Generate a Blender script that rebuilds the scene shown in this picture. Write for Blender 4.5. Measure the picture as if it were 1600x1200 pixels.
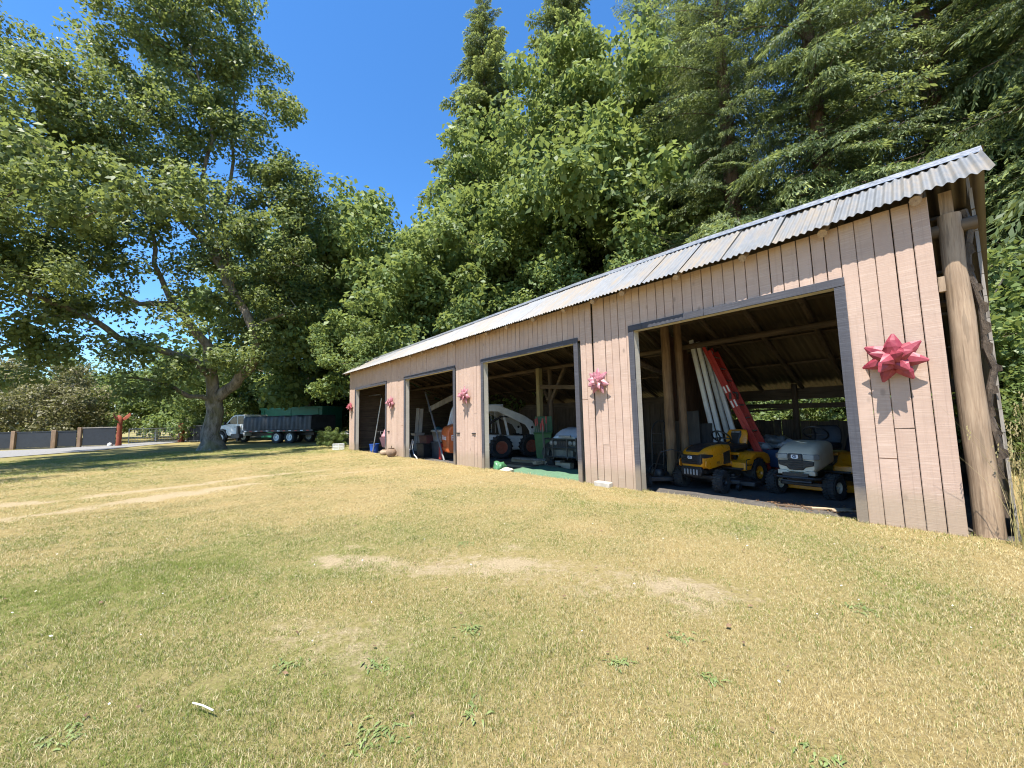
import bpy, bmesh, math, random
import numpy as np
from mathutils import Vector, Matrix, Euler
for o in list(bpy.data.objects): bpy.data.objects.remove(o, do_unlink=True)
SC = bpy.context.scene
COL = SC.collection
rnd = random.Random(7)
NR = np.random.default_rng(11)

# ------------------------------------------------------------------ camera, sky, sun, exposure
EYE = 1.3
PITCH, ROLL, YAW = 0.09003, -0.0238, 0.70307
fw = Vector((0, math.cos(PITCH), math.sin(PITCH)))
up0 = Vector((0, -math.sin(PITCH), math.cos(PITCH)))
rt0 = Vector((1, 0, 0))
rt = rt0*math.cos(ROLL) + up0*math.sin(ROLL)
upv = -rt0*math.sin(ROLL) + up0*math.cos(ROLL)
cam_d = bpy.data.cameras.new('camera')
cam = bpy.data.objects.new('camera', cam_d); COL.objects.link(cam)
cam.matrix_world = Matrix(((rt.x, upv.x, -fw.x, 0), (rt.y, upv.y, -fw.y, 0), (rt.z, upv.z, -fw.z, EYE), (0, 0, 0, 1)))
cam_d.sensor_fit = 'HORIZONTAL'; cam_d.sensor_width = 36; cam_d.lens = 36*601/1600
cam_d.clip_start = 0.05; cam_d.clip_end = 2000
SC.camera = cam

# barn frame: local x runs along the front towards the near corner, y inwards, z up
AX = Vector((math.sin(YAW), -math.cos(YAW), 0)); AN = Vector((math.cos(YAW), math.sin(YAW), 0))
BARN_ROT = YAW - math.pi/2
BARN_O = Vector((4.5984, 4.0301, 0))
def W(x, y, z=0.0): return BARN_O + AX*x + AN*y + Vector((0, 0, z))
def L(P): 
    q = Vector((P[0], P[1], 0)) - BARN_O
    return q.dot(AX), q.dot(AN)

SUN = (-AN*1.0 + AX*0.35 + Vector((0, 0, 2.3))).normalized()
sun_el = math.asin(SUN.z); sun_az = math.atan2(SUN.x, SUN.y)
sd = bpy.data.lights.new('sun', 'SUN'); sd.energy = 5.0; sd.angle = math.radians(0.53); sd.color = (1.0, 0.955, 0.88)
so = bpy.data.objects.new('sun', sd); COL.objects.link(so)
so.rotation_euler = SUN.to_track_quat('Z', 'Y').to_euler(); so.location = SUN*60
world = bpy.data.worlds.new('World'); SC.world = world; world.use_nodes = True
wn = world.node_tree.nodes; wl = world.node_tree.links
sky = wn.new('ShaderNodeTexSky'); sky.sky_type = 'NISHITA'; sky.sun_disc = False
sky.sun_elevation = sun_el; sky.sun_rotation = sun_az
sky.altitude = 60; sky.air_density = 1.0; sky.dust_density = 0.0; sky.ozone_density = 7.0
bg = wn['Background']; bg.inputs[1].default_value = 0.135
hs_ = wn.new('ShaderNodeHueSaturation'); hs_.inputs['Saturation'].default_value = 1.16; wl.new(sky.outputs[0], hs_.inputs['Color']); wl.new(hs_.outputs[0], bg.inputs[0])
vs = SC.view_settings
vs.view_transform = 'Standard'; vs.look = 'None'; vs.exposure = 1.15; vs.gamma = 1; vs.use_curve_mapping = False
SC.cycles.max_bounces = 8; SC.cycles.diffuse_bounces = 4; SC.cycles.transmission_bounces = 4; SC.cycles.glossy_bounces = 3
SC.cycles.use_denoising = True; SC.cycles.filter_width = 1.1; SC.cycles.sample_clamp_indirect = 6.0

# ------------------------------------------------------------------ objects and tags
def link(o, parent=None):
    COL.objects.link(o)
    if parent is not None: o.parent = parent
    return o
def tag(o, label=None, cat=None, group=None, kind=None):
    if label: o['label'] = label
    if cat: o['category'] = cat
    if group: o['group'] = group
    if kind: o['kind'] = kind
    return o
def empty(name, loc=(0, 0, 0), rz=0.0, parent=None):
    o = bpy.data.objects.new(name, None); o.empty_display_size = 0.2
    o.location = loc; o.rotation_euler = (0, 0, rz)
    return link(o, parent)
def thing(name, label, cat, loc=(0, 0, 0), rz=0.0, group=None):
    return tag(empty(name, loc, rz), label, cat, group)
def copy_tree(o, parent=None):
    c = o.copy(); COL.objects.link(c); c.parent = parent
    for ch in list(o.children): copy_tree(ch, c)
    return c

class MB:
    """collects simple shapes; build() makes ONE mesh object"""
    def __init__(s): s.v = []; s.f = []
    def add(s, vs_, fs):
        b = len(s.v); s.v += [tuple(p) for p in vs_]; s.f += [tuple(b+i for i in f) for f in fs]; return s
    def box(s, c, d, rot=None):
        x, y, z = d[0]/2, d[1]/2, d[2]/2
        p = [Vector(q) for q in ((-x,-y,-z),(x,-y,-z),(x,y,-z),(-x,y,-z),(-x,-y,z),(x,-y,z),(x,y,z),(-x,y,z))]
        if rot is not None:
            R = Euler(rot).to_matrix() if not isinstance(rot, Matrix) else rot
            p = [R @ q for q in p]
        c = Vector(c)
        return s.add([q+c for q in p], [(0,3,2,1),(4,5,6,7),(0,1,5,4),(1,2,6,5),(2,3,7,6),(3,0,4,7)])
    def bar(s, a, b, w, h, up=(0, 0, 1)):
        a, b = Vector(a), Vector(b); d = (b-a).normalized(); u = Vector(up)
        if abs(d.dot(u)) > .98: u = Vector((0, 1, 0))
        r = d.cross(u).normalized(); u = r.cross(d)
        p = [e + r*(i*w/2) + u*(j*h/2) for e in (a, b) for i, j in ((-1,-1),(1,-1),(1,1),(-1,1))]
        return s.add(p, [(0,1,2,3),(7,6,5,4),(0,4,5,1),(1,5,6,2),(2,6,7,3),(3,7,4,0)])
    def tube(s, pts, r, n=8, cap=True, squash=1.0, closed=False):
        pts = [Vector(p) for p in pts]; m = len(pts)
        rr = r if isinstance(r, (list, tuple)) else [r]*m
        rings = []; ref = None
        for i, p in enumerate(pts):
            if closed: d = pts[(i+1) % m]-pts[i-1]
            else: d = pts[min(i+1, m-1)]-pts[max(i-1, 0)]
            d.normalize()
            if ref is None: ref = Vector((0,0,1)) if abs(d.z) < .9 else Vector((1,0,0))
            a = (ref - d*ref.dot(d)).normalized(); ref = a; b = d.cross(a)
            rings.append([p + (a*math.cos(t)*squash + b*math.sin(t))*rr[i] for t in [2*math.pi*k/n for k in range(n)]])
        vs_ = [q for R in rings for q in R]; fs = []
        for i in range(m if closed else m-1):
            j = (i+1) % m
            for k in range(n): fs.append((i*n+k, i*n+(k+1) % n, j*n+(k+1) % n, j*n+k))
        if cap and not closed: fs += [tuple(range(n-1, -1, -1)), tuple((m-1)*n+k for k in range(n))]
        return s.add(vs_, fs)
    def lathe(s, prof, o=(0,0,0), ax='z', n=20, cap=True):
        o = Vector(o); vs_ = []; fs = []; m = len(prof)
        for r, h in prof:
            for k in range(n):
                t = 2*math.pi*k/n; a, b = r*math.cos(t), r*math.sin(t)
                vs_.append(o + Vector({'z': (a,b,h), 'y': (b,h,a), 'x': (h,a,b)}[ax]))
        for i in range(m-1):
            for k in range(n): fs.append((i*n+k, i*n+(k+1) % n, (i+1)*n+(k+1) % n, (i+1)*n+k))
        if cap: fs += [tuple(range(n-1, -1, -1)), tuple((m-1)*n+k for k in range(n))]
        return s.add(vs_, fs)
    def prism(s, poly, y0, y1, ax='y'):
        n = len(poly)
        m = {'y': lambda a, b, t: (a, t, b), 'x': lambda a, b, t: (t, a, b), 'z': lambda a, b, t: (a, b, t)}[ax]
        vs_ = [m(a, b, y0) for a, b in poly] + [m(a, b, y1) for a, b in poly]
        return s.add(vs_, [tuple(range(n-1, -1, -1)), tuple(range(n, 2*n))] + [(i, (i+1) % n, n+(i+1) % n, n+i) for i in range(n)])
    def loft(s, rings, cap=True):
        n = len(rings[0]); vs_ = [q for R in rings for q in R]; fs = []
        for i in range(len(rings)-1):
            for k in range(n): fs.append((i*n+k, i*n+(k+1) % n, (i+1)*n+(k+1) % n, (i+1)*n+k))
        if cap: fs += [tuple(range(n-1, -1, -1)), tuple((len(rings)-1)*n+k for k in range(n))]
        return s.add(vs_, fs)
    def mesh(s, name, mat=None, smooth=False):
        me = bpy.data.meshes.new(name); me.from_pydata([tuple(p) for p in s.v], [], s.f)
        bm = bmesh.new(); bm.from_mesh(me); bmesh.ops.recalc_face_normals(bm, faces=bm.faces); bm.to_mesh(me); bm.free()
        if mat: me.materials.append(mat)
        if smooth:
            me.polygons.foreach_set('use_smooth', [True]*len(me.polygons))
            try: me.set_sharp_from_angle(angle=math.radians(38))
            except Exception: pass
        return me
    def build(s, name, mat, parent=None, smooth=False, bevel=0, seg=2, loc=None, rot=None):
        o = bpy.data.objects.new(name, s.mesh(name, mat, smooth or bevel > 0))
        if bevel:
            b = o.modifiers.new('bevel', 'BEVEL'); b.width = bevel; b.segments = seg; b.limit_method = 'ANGLE'; b.angle_limit = math.radians(35)
        if loc is not None: o.location = loc
        if rot is not None: o.rotation_euler = rot
        return link(o, parent)
def inst(name, me, parent=None, loc=(0,0,0), rot=(0,0,0), scale=(1,1,1)):
    o = bpy.data.objects.new(name, me); o.location = loc; o.rotation_euler = rot; o.scale = scale
    return link(o, parent)
def np_mesh(name, V, F, mats, attrs=None, smooth=False):
    """V (n,3) and F (m,k) numpy arrays -> mesh"""
    me = bpy.data.meshes.new(name); k = F.shape[1]
    me.vertices.add(len(V)); me.vertices.foreach_set('co', np.ascontiguousarray(V, dtype=np.float32).ravel())
    me.loops.add(F.size); me.loops.foreach_set('vertex_index', np.ascontiguousarray(F, dtype=np.int32).ravel())
    me.polygons.add(len(F)); me.polygons.foreach_set('loop_start', np.arange(0, F.size, k, dtype=np.int32))
    for m in mats: me.materials.append(m)
    me.update(calc_edges=True)
    if smooth: me.polygons.foreach_set('use_smooth', np.ones(len(F), dtype=bool))
    for nm, a in (attrs or {}).items():
        at = me.attributes.new(nm, 'FLOAT', 'POINT'); at.data.foreach_set('value', np.ascontiguousarray(a, dtype=np.float32))
    return me

# ------------------------------------------------------------------ materials
def N(nt, t, **kw):
    n = nt.nodes.new(t)
    for k, v in kw.items():
        if k.startswith('i_'):
            key = k[2:]; n.inputs[int(key) if key.isdigit() else key.replace('_', ' ')].default_value = v
        else: setattr(n, k, v)
    return n
def new_mat(name):
    m = bpy.data.materials.new(name); m.use_nodes = True; nt = m.node_tree
    return m, nt, nt.nodes['Principled BSDF']
def c4(c): return (c[0], c[1], c[2], 1)
def mixc(nt, f, a, b, blend='MIX'):
    n = nt.nodes.new('ShaderNodeMix'); n.data_type = 'RGBA'; n.blend_type = blend
    for i, x in ((0, f), (6, a), (7, b)):
        if hasattr(x, 'is_linked'): nt.links.new(x, n.inputs[i])
        else: n.inputs[i].default_value = x if i == 0 else c4(x)
    return n.outputs[2]
def ramp(nt, fac, stops):
    r = nt.nodes.new('ShaderNodeValToRGB'); nt.links.new(fac, r.inputs[0]); e = r.color_ramp.elements
    while len(e) < len(stops): e.new(0.5)
    for k, (p, c) in enumerate(stops): e[k].position = p; e[k].color = c4(c) if isinstance(c, tuple) else (c, c, c, 1)
    return r.outputs[0]
def coords(nt, kind='Object', scale=(1, 1, 1), jitter=True):
    tc = nt.nodes.new('ShaderNodeTexCoord'); mp = nt.nodes.new('ShaderNodeMapping'); mp.inputs['Scale'].default_value = scale
    src = tc.outputs[kind]
    if jitter:
        oi = nt.nodes.new('ShaderNodeObjectInfo'); ad = nt.nodes.new('ShaderNodeVectorMath'); ad.operation = 'MULTIPLY_ADD'
        cb = nt.nodes.new('ShaderNodeCombineXYZ')
        for i in range(3): nt.links.new(oi.outputs['Random'], cb.inputs[i])
        nt.links.new(cb.outputs[0], ad.inputs[0]); ad.inputs[1].default_value = (37, 53, 71); nt.links.new(src, ad.inputs[2]); src = ad.outputs[0]
    nt.links.new(src, mp.inputs[0]); return mp.outputs[0]
def noise(nt, vec, scale, detail=4, rough=.55, dist=0.0):
    n = N(nt, 'ShaderNodeTexNoise', i_Scale=scale, i_Detail=detail, i_Roughness=rough, i_Distortion=dist)
    if vec is not None: nt.links.new(vec, n.inputs['Vector'])
    return n.outputs[0]
def bump(nt, bs, h, strength=.3, dist=.01):
    b = N(nt, 'ShaderNodeBump', i_Strength=strength, i_Distance=dist); nt.links.new(h, b.inputs['Height']); nt.links.new(b.outputs[0], bs.inputs['Normal'])
def obj_random(nt): return nt.nodes.new('ShaderNodeObjectInfo').outputs['Random']
_mats = {}
def plain(name, col, rough=.5, metal=0.0, var=.18, scale=9.0, bmp=.1, dirt=None, coat=0.0):
    """painted / plastic / metal surface with uneven tone, fine relief and optional grime"""
    if name in _mats: return _mats[name]
    m, nt, bs = new_mat(name); v = coords(nt)
    n1 = noise(nt, v, scale, 5, .6)
    lo = tuple(c*(1-var) for c in col); hi = tuple(min(1, c*(1+var)) for c in col)
    c = ramp(nt, n1, [(.3, lo), (.7, hi)])
    if dirt:
        n2 = noise(nt, v, scale*.45, 6, .7); f = ramp(nt, n2, [(.48, 0.0), (.7, dirt[1])]); c = mixc(nt, f, c, dirt[0])
    nt.links.new(c, bs.inputs['Base Color'])
    rr = ramp(nt, noise(nt, v, scale*2.2, 4), [(.3, max(0, rough-.1)), (.7, min(1, rough+.12))]); nt.links.new(rr, bs.inputs['Roughness'])
    bs.inputs['Metallic'].default_value = metal
    if coat: bs.inputs['Coat Weight'].default_value = coat; bs.inputs['Coat Roughness'].default_value = .25
    if bmp: bump(nt, bs, noise(nt, v, scale*7, 3), bmp, .004)
    _mats[name] = m; return m
def wood(name, a, b, rough=.8, along='z', grain=26.0, crack=.4):
    if name in _mats: return _mats[name]
    m, nt, bs = new_mat(name)
    st = {'z': (1, 1, .06), 'x': (.06, 1, 1), 'y': (1, .06, 1)}[along]
    v = coords(nt, 'Object', st); n1 = noise(nt, v, grain, 6, .65, .4); v2 = coords(nt); n2 = noise(nt, v2, 2.3, 3)
    c = ramp(nt, n1, [(.3, a), (.68, b)]); c = mixc(nt, ramp(nt, n2, [(.35, 0.0), (.75, .55)]), c, tuple(x*.6 for x in a))
    dk = ramp(nt, noise(nt, v, grain*.7, 2, .4), [(.36, 1.0), (.4, 0.0)])
    c = mixc(nt, mixc(nt, crack, (0, 0, 0), dk), c, tuple(x*.25 for x in a))
    nt.links.new(c, bs.inputs['Base Color']); bs.inputs['Roughness'].default_value = rough
    bump(nt, bs, n1, .5, .01); _mats[name] = m; return m
def plank_paint(name, base, worn):
    m, nt, bs = new_mat(name); v = coords(nt); r = obj_random(nt)
    # band-saw marks run across the board; grain runs along it; a few knots
    saw = noise(nt, coords(nt, 'Object', (1.2, 1, 46)), 3.0, 4, .6)
    grain = noise(nt, coords(nt, 'Object', (40, 1, 1.2)), 2.0, 5, .6)
    blot = noise(nt, v, 3.2, 5, .6)
    patch = ramp(nt, noise(nt, v, 1.7, 4, .6), [(.38, .25), (.62, 1.0)])
    c = ramp(nt, blot, [(.28, tuple(x*.86 for x in base)), (.72, tuple(min(1, x*1.08) for x in base))])
    c = mixc(nt, ramp(nt, r, [(0, 0.0), (1, .38)]), c, (base[0]*.80, base[1]*.76, base[2]*.74))
    c = mixc(nt, mixc(nt, patch, (0, 0, 0), ramp(nt, saw, [(.50, 0.0), (.66, .75)])), c, worn)
    c = mixc(nt, mixc(nt, patch, (0, 0, 0), ramp(nt, saw, [(.30, .6), (.42, 0.0)])), c, tuple(x*.66 for x in base))
    run = noise(nt, coords(nt, 'Object', (22, 1, .35)), 1.6, 4, .6); c = mixc(nt, ramp(nt, run, [(.56, 0.0), (.74, .5)]), c, (base[0]*.62, base[1]*.60, base[2]*.60))
    c = mixc(nt, ramp(nt, grain, [(.62, 0.0), (.75, .35)]), c, tuple(x*.6 for x in base))
    vo = N(nt, 'ShaderNodeTexVoronoi', i_Scale=3.6); nt.links.new(coords(nt, 'Object', (1, 1, .55)), vo.inputs['Vector'])
    c = mixc(nt, ramp(nt, vo.outputs['Distance'], [(.05, .6), (.11, 0.0)]), c, tuple(x*.45 for x in base))
    tz = nt.nodes.new('ShaderNodeSeparateXYZ'); nt.links.new(N(nt, 'ShaderNodeNewGeometry').outputs['Position'], tz.inputs[0])
    mx = N(nt, 'ShaderNodeMath', operation='MULTIPLY_ADD', i_1=.5, i_2=0.0); nt.links.new(blot, mx.inputs[0])
    sb = N(nt, 'ShaderNodeMath', operation='SUBTRACT'); nt.links.new(tz.outputs[2], sb.inputs[0]); nt.links.new(mx.outputs[0], sb.inputs[1])
    c = mixc(nt, ramp(nt, sb.outputs[0], [(0, .6), (.22, 0.0)]), c, (.30, .23, .15))      # soil splashed on the feet of the boards
    nt.links.new(c, bs.inputs['Base Color']); bs.inputs['Roughness'].default_value = .82
    h = N(nt, 'ShaderNodeMath', operation='ADD'); nt.links.new(saw, h.inputs[0]); nt.links.new(grain, h.inputs[1])
    bump(nt, bs, h.outputs[0], .45, .005); return m
def foliage(name, dark, light, tip=None, trans=.35, rough=.5):
    m, nt, bs = new_mat(name)
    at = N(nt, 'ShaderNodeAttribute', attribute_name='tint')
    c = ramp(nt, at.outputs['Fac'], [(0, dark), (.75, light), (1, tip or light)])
    big = noise(nt, coords(nt, 'Object', (1, 1, 1), False), .35, 3)
    c = mixc(nt, ramp(nt, big, [(.35, .35), (.65, 0.0)]), c, tuple(x*.72 for x in dark))
    nt.links.new(c, bs.inputs['Base Color']); bs.inputs['Roughness'].default_value = rough; bs.inputs['Specular IOR Level'].default_value = .35
    tr = N(nt, 'ShaderNodeBsdfTranslucent'); c2 = mixc(nt, .5, c, (.34, .38, .08)); nt.links.new(c2, tr.inputs[0])
    mx = N(nt, 'ShaderNodeMixShader'); mx.inputs[0].default_value = trans
    nt.links.new(bs.outputs[0], mx.inputs[1]); nt.links.new(tr.outputs[0], mx.inputs[2]); nt.links.new(mx.outputs[0], nt.nodes['Material Output'].inputs[0])
    return m
def bark(name, a, b, scale=9.0, moss=0.0):
    m, nt, bs = new_mat(name); v = coords(nt, 'Object', (1, 1, .28), False); n = noise(nt, v, scale, 7, .7, .5)
    c = ramp(nt, n, [(.33, a), (.66, b)])
    if moss: c = mixc(nt, ramp(nt, noise(nt, coords(nt, 'Object', (1, 1, 1), False), 1.3, 4), [(.45, 0.0), (.62, moss)]), c, (.16, .14, .03))
    nt.links.new(c, bs.inputs['Base Color']); bs.inputs['Roughness'].default_value = .95
    bump(nt, bs, n, 1.0, .05); return m

M_PLANK = plank_paint('painted_plank', (.475, .335, .258), (.55, .425, .34))
M_TRIM = plank_paint('weathered_trim', (.055, .055, .066), (.11, .11, .125))
M_JAMB = plank_paint('cream_jamb', (.56, .51, .42), (.62, .57, .49))
M_LOG = wood('log_wood', (.25, .165, .10), (.44, .315, .205), grain=46.0, crack=.35)
M_OLDWOOD = wood('old_wood', (.07, .047, .03), (.16, .11, .07))
M_OLDWOOD_X = wood('old_wood_x', (.075, .05, .032), (.17, .12, .075), along='x')
M_OLDWOOD_Y = wood('old_wood_y', (.07, .048, .03), (.15, .105, .068), along='y')
M_GREYWOOD = wood('grey_wood', (.22, .19, .16), (.40, .36, .31))
M_LUMBER = wood('pale_lumber', (.40, .29, .17), (.60, .47, .31), along='x')
M_TYRE = plain('tyre_rubber', (.022, .022, .023), .85, 0, .3, 14, .4, ((.10, .085, .06), .5))
M_BLACK = plain('black_plastic', (.018, .018, .02), .45, 0, .25, 12, .08, ((.09, .08, .065), .35))
M_STEEL = plain('dark_steel', (.05, .05, .052), .5, .6, .3, 16, .15, ((.12, .07, .04), .5))
M_GALV = plain('bright_metal', (.40, .41, .43), .4, .8, .2, 10, .1)
M_YELLOW = plain('yellow_paint', (.76, .29, .008), .32, 0, .08, 7, .02, ((.24, .15, .06), .5), .35)
M_CREAM = plain('cream_paint', (.62, .56, .43), .42, 0, .10, 6, .03, ((.26, .21, .14), .55), .15)
M_WHITE = plain('white_paint', (.72, .72, .70), .45, 0, .08, 6, .03, ((.35, .32, .27), .3), .2)
M_ORANGE = plain('orange_paint', (.62, .13, .025), .5, 0, .14, 6, .05, ((.22, .10, .05), .5))
M_RED = plain('red_fibreglass', (.42, .03, .02), .4, 0, .14, 8, .04, ((.30, .06, .04), .3))
M_LENS = plain('lamp_lens', (.24, .24, .23), .18, 0, .1, 20, .0)
M_BLUE = plain('blue_paint', (.018, .055, .13), .5, 0, .2, 7, .05, ((.06, .06, .06), .4))
M_GREENP = plain('green_plastic', (.075, .17, .07), .5, 0, .15, 7, .04, ((.10, .12, .06), .4))
M_GREYP = plain('grey_plastic', (.33, .33, .32), .55, 0, .12, 7, .04, ((.18, .16, .13), .4))
M_TEXT = plain('white_decal', (.8, .8, .8), .6, 0, .06, 12, 0)
# ------------------------------------------------------------------ terrain: value noise and lawn zones
def vnoise(x, y, seed=0):
    xi = np.floor(x).astype(np.int64); yi = np.floor(y).astype(np.int64); fx = x-xi; fy = y-yi
    def h(a, b):
        n = (a*374761393 + b*668265263 + seed*974634777) & 0xffffffff
        n = ((n ^ (n >> 13))*1274126177) & 0xffffffff
        return ((n ^ (n >> 16)) & 0xffff)/65535.0
    u = fx*fx*(3-2*fx); v = fy*fy*(3-2*fy)
    return (h(xi, yi)*(1-u)+h(xi+1, yi)*u)*(1-v) + (h(xi, yi+1)*(1-u)+h(xi+1, yi+1)*u)*v
def fbm(x, y, s, seed=0, o=4):
    t = 0; a = .5; w = 0
    for k in range(o): t = t + a*vnoise(x*s, y*s, seed+k); w += a; a *= .55; s *= 2.07
    return t/w
def poly_dist(x, y, pts):
    d = np.full(np.shape(x), 1e9)
    for (ax, ay), (bx, by) in zip(pts[:-1], pts[1:]):
        dx, dy = bx-ax, by-ay; t = np.clip(((x-ax)*dx+(y-ay)*dy)/(dx*dx+dy*dy), 0, 1)
        d = np.minimum(d, np.hypot(x-ax-t*dx, y-ay-t*dy))
    return d
TRACK_A = [(-9.5, 3.0), (-7.9, 5.6), (-7.1, 6.3), (-6.4, 7.6), (-5.8, 8.7), (-4.9, 9.8), (-3.6, 10.75), (-1.9, 11.4), (-.6, 11.8)]
TRACK_B = [(-11.2, 5.0), (-9.2, 6.9), (-8.4, 7.4), (-7.5, 8.3), (-6.5, 9.8), (-5.0, 11.1), (-3.4, 12.3)]
def zones(x, y):
    """greenness 0..1 and bareness 0..1 of the lawn"""
    x = np.asarray(x, float); y = np.asarray(y, float)
    big = fbm(x, y, .33, 3); mid = fbm(x, y, 1.3, 9); fine = fbm(x, y, 4.5, 17, 3)
    g = .11 + 1.25*(big-.5) + .9*(mid-.5) + .35*(fine-.5)
    g = g + .40*np.exp(-((x+2.3)**2/3.2 + (y-2.9)**2/5)) + .12*np.exp(-((x+1.6)**2/1.6 + (y-1.5)**2/.8))
    g = g + .34*np.exp(-((x+4)**2/14 + (y-4.5)**2/6)) + .30*np.clip((np.hypot(x+16, y-17)*-1+11)/5, 0, 1) + .25*np.clip((-x-7)/8, 0, 1)
    g = g + .28*np.exp(-((x-2.6)**2/.8 + (y-3.0)**2/.9)) + .12*np.clip((y-9)/6, 0, 1)
    w = (mid-.5)*.5 + (fine-.5)*.45
    da = poly_dist(x, y, TRACK_A); db = poly_dist(x, y, TRACK_B)
    fade = np.clip((-x-1.2)/5.0, .12, 1); wide = .30+.22*np.clip((-x-6)/3, 0, 1)
    b = (np.clip(1.2-(da+w*1.3)/wide, 0, 1) + np.clip(1.0-(db+w*1.3)/wide, 0, 1)*.85)*fade*.8
    e = np.hypot((x+.5)/.92 + .25*(y-3.6), (y-3.62+.32*(x+.45))/.34); b = b + np.clip(1.25-e*.62+w*4.2, 0, 1)*.82
    e = np.hypot((x+1.2)/.7, (y-2.55)/.35); b = b + np.clip(.75-e*.6+w*2.2, 0, 1)*.6
    e = np.hypot((x-1.75)/.6, (y-2.9)/.4); b = b + np.clip(.5-e*.6+w*2.4, 0, 1)*.5
    return np.clip(g, 0, 1), np.clip(b, 0, 1)

def lawn_colour(nt, green, bare, fine):
    c = mixc(nt, green, (.33, .24, .095), (.16, .175, .045))
    c = mixc(nt, ramp(nt, fine, [(.35, .0), (.7, .6)]), c, (.42, .33, .17))
    return mixc(nt, bare, c, (.42, .33, .20))
def make_lawn_mat():
    m, nt, bs = new_mat('dry_lawn'); v = coords(nt, 'Object', (1, 1, 1), False)
    g = N(nt, 'ShaderNodeAttribute', attribute_name='green').outputs['Fac']; b = N(nt, 'ShaderNodeAttribute', attribute_name='bare').outputs['Fac']
    f = noise(nt, v, 22, 6, .7)
    nb_ = N(nt, 'ShaderNodeMath', operation='MULTIPLY_ADD', i_1=1.6, i_2=-.8); nt.links.new(noise(nt, v, 9, 7, .75), nb_.inputs[0]); ab = N(nt, 'ShaderNodeMath', operation='ADD'); nt.links.new(nb_.outputs[0], ab.inputs[0]); nt.links.new(b, ab.inputs[1])
    b = ramp(nt, ab.outputs[0], [(.25, 0.0), (.6, 1.0)]); c = lawn_colour(nt, g, b, f)
    f2 = noise(nt, v, 60, 5, .75); c = mixc(nt, ramp(nt, f2, [(.36, .6), (.54, 0.0)]), c, (.14, .105, .05))  # dark specks put the shade down in the thatch into the colour
    nt.links.new(c, bs.inputs['Base Color']); bs.inputs['Roughness'].default_value = 1; bs.inputs['Specular IOR Level'].default_value = .1
    bump(nt, bs, f2, .8, .03); return m
def make_blade_mat():
    m, nt, bs = new_mat('grass_blades')
    g = N(nt, 'ShaderNodeAttribute', attribute_name='green', attribute_type='INSTANCER').outputs['Fac']
    b = N(nt, 'ShaderNodeAttribute', attribute_name='bare', attribute_type='INSTANCER').outputs['Fac']
    t = N(nt, 'ShaderNodeAttribute', attribute_name='tint').outputs['Fac']
    # each blade is straw or green by its own tint against the patch's greenness
    mm = N(nt, 'ShaderNodeMath', operation='SUBTRACT'); nt.links.new(g, mm.inputs[0]); nt.links.new(t, mm.inputs[1])
    f = ramp(nt, mm.outputs[0], [(.0, 0.0), (.12, 1.0)])
    straw = ramp(nt, t, [(.0, (.56, .455, .23)), (.5, (.48, .37, .155)), (1, (.68, .595, .37))])
    grn = ramp(nt, t, [(0, (.13, .185, .03)), (.6, (.24, .285, .06)), (1, (.32, .33, .085))])
    c = mixc(nt, f, straw, grn); nt.links.new(c, bs.inputs['Base Color']); bs.inputs['Roughness'].default_value = .7; bs.inputs['Specular IOR Level'].default_value = .25
    tr = N(nt, 'ShaderNodeBsdfTranslucent'); nt.links.new(c, tr.inputs[0]); mx = N(nt, 'ShaderNodeMixShader'); mx.inputs[0].default_value = .3
    nt.links.new(bs.outputs[0], mx.inputs[1]); nt.links.new(tr.outputs[0], mx.inputs[2]); nt.links.new(mx.outputs[0], nt.nodes['Material Output'].inputs[0])
    return m
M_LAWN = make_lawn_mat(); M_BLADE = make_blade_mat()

# ground sheet with the barn footprint cut out, in the barn's frame
FL = -0.16
def axis_lines(lo, hi, step, extra, far):
    a = list(np.arange(lo, hi+1e-6, step)); a += extra
    a = sorted(set(round(v, 3) for v in a)); out = [a[0]]
    for v in a[1:]:
        if v-out[-1] > .06 or v in extra:
            if v in extra and v-out[-1] < .06 and out[-1] not in extra: out[-1] = v
            elif v-out[-1] >= 1e-3: out.append(v)
    return [-far, -far*.4, -far*.15, lo-12, lo-5] + out + [hi+5, hi+12, far*.15, far*.4, far]
HX0, HX1, HY0, HY1 = -19.3, .34, .06, 6.5
gx = axis_lines(-30, 8, .3, [HX0, HX1], 900); gy = axis_lines(-14, 9, .3, [HY0, HY1], 900)
GX, GY = np.meshgrid(gx, gy, indexing='ij')
wx = BARN_O.x + AX.x*GX + AN.x*GY; wy = BARN_O.y + AX.y*GX + AN.y*GY
def ground_z(x, y):
    lx_ = (x-BARN_O.x)*AX.x + (y-BARN_O.y)*AX.y; ly_ = (x-BARN_O.x)*AN.x + (y-BARN_O.y)*AN.y
    d = np.hypot(np.maximum(np.abs(lx_+9.5)-9.9, 0), np.maximum(np.abs(ly_-3.3)-3.3, 0))
    return (fbm(x, y, .5, 31, 3)-.5)*.07*np.exp(-(np.hypot(x, y)/30)**2)*np.clip(d, 0, 1.5)/1.5
wz = ground_z(wx, wy)
V = np.stack([wx, wy, wz], -1).reshape(-1, 3); ny = len(gy); F = []
for i in range(len(gx)-1):
    for j in range(ny-1):
        if gx[i] >= HX0-1e-3 and gx[i+1] <= HX1+1e-3 and gy[j] >= HY0-1e-3 and gy[j+1] <= HY1+1e-3: continue
        F.append((i*ny+j, (i+1)*ny+j, (i+1)*ny+j+1, i*ny+j+1))
g_, b_ = zones(V[:, 0], V[:, 1])
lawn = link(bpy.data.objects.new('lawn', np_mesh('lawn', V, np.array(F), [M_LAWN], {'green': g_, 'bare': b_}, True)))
tag(lawn, 'dry straw-coloured mown lawn with green patches and bare spots', kind='structure')
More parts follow.
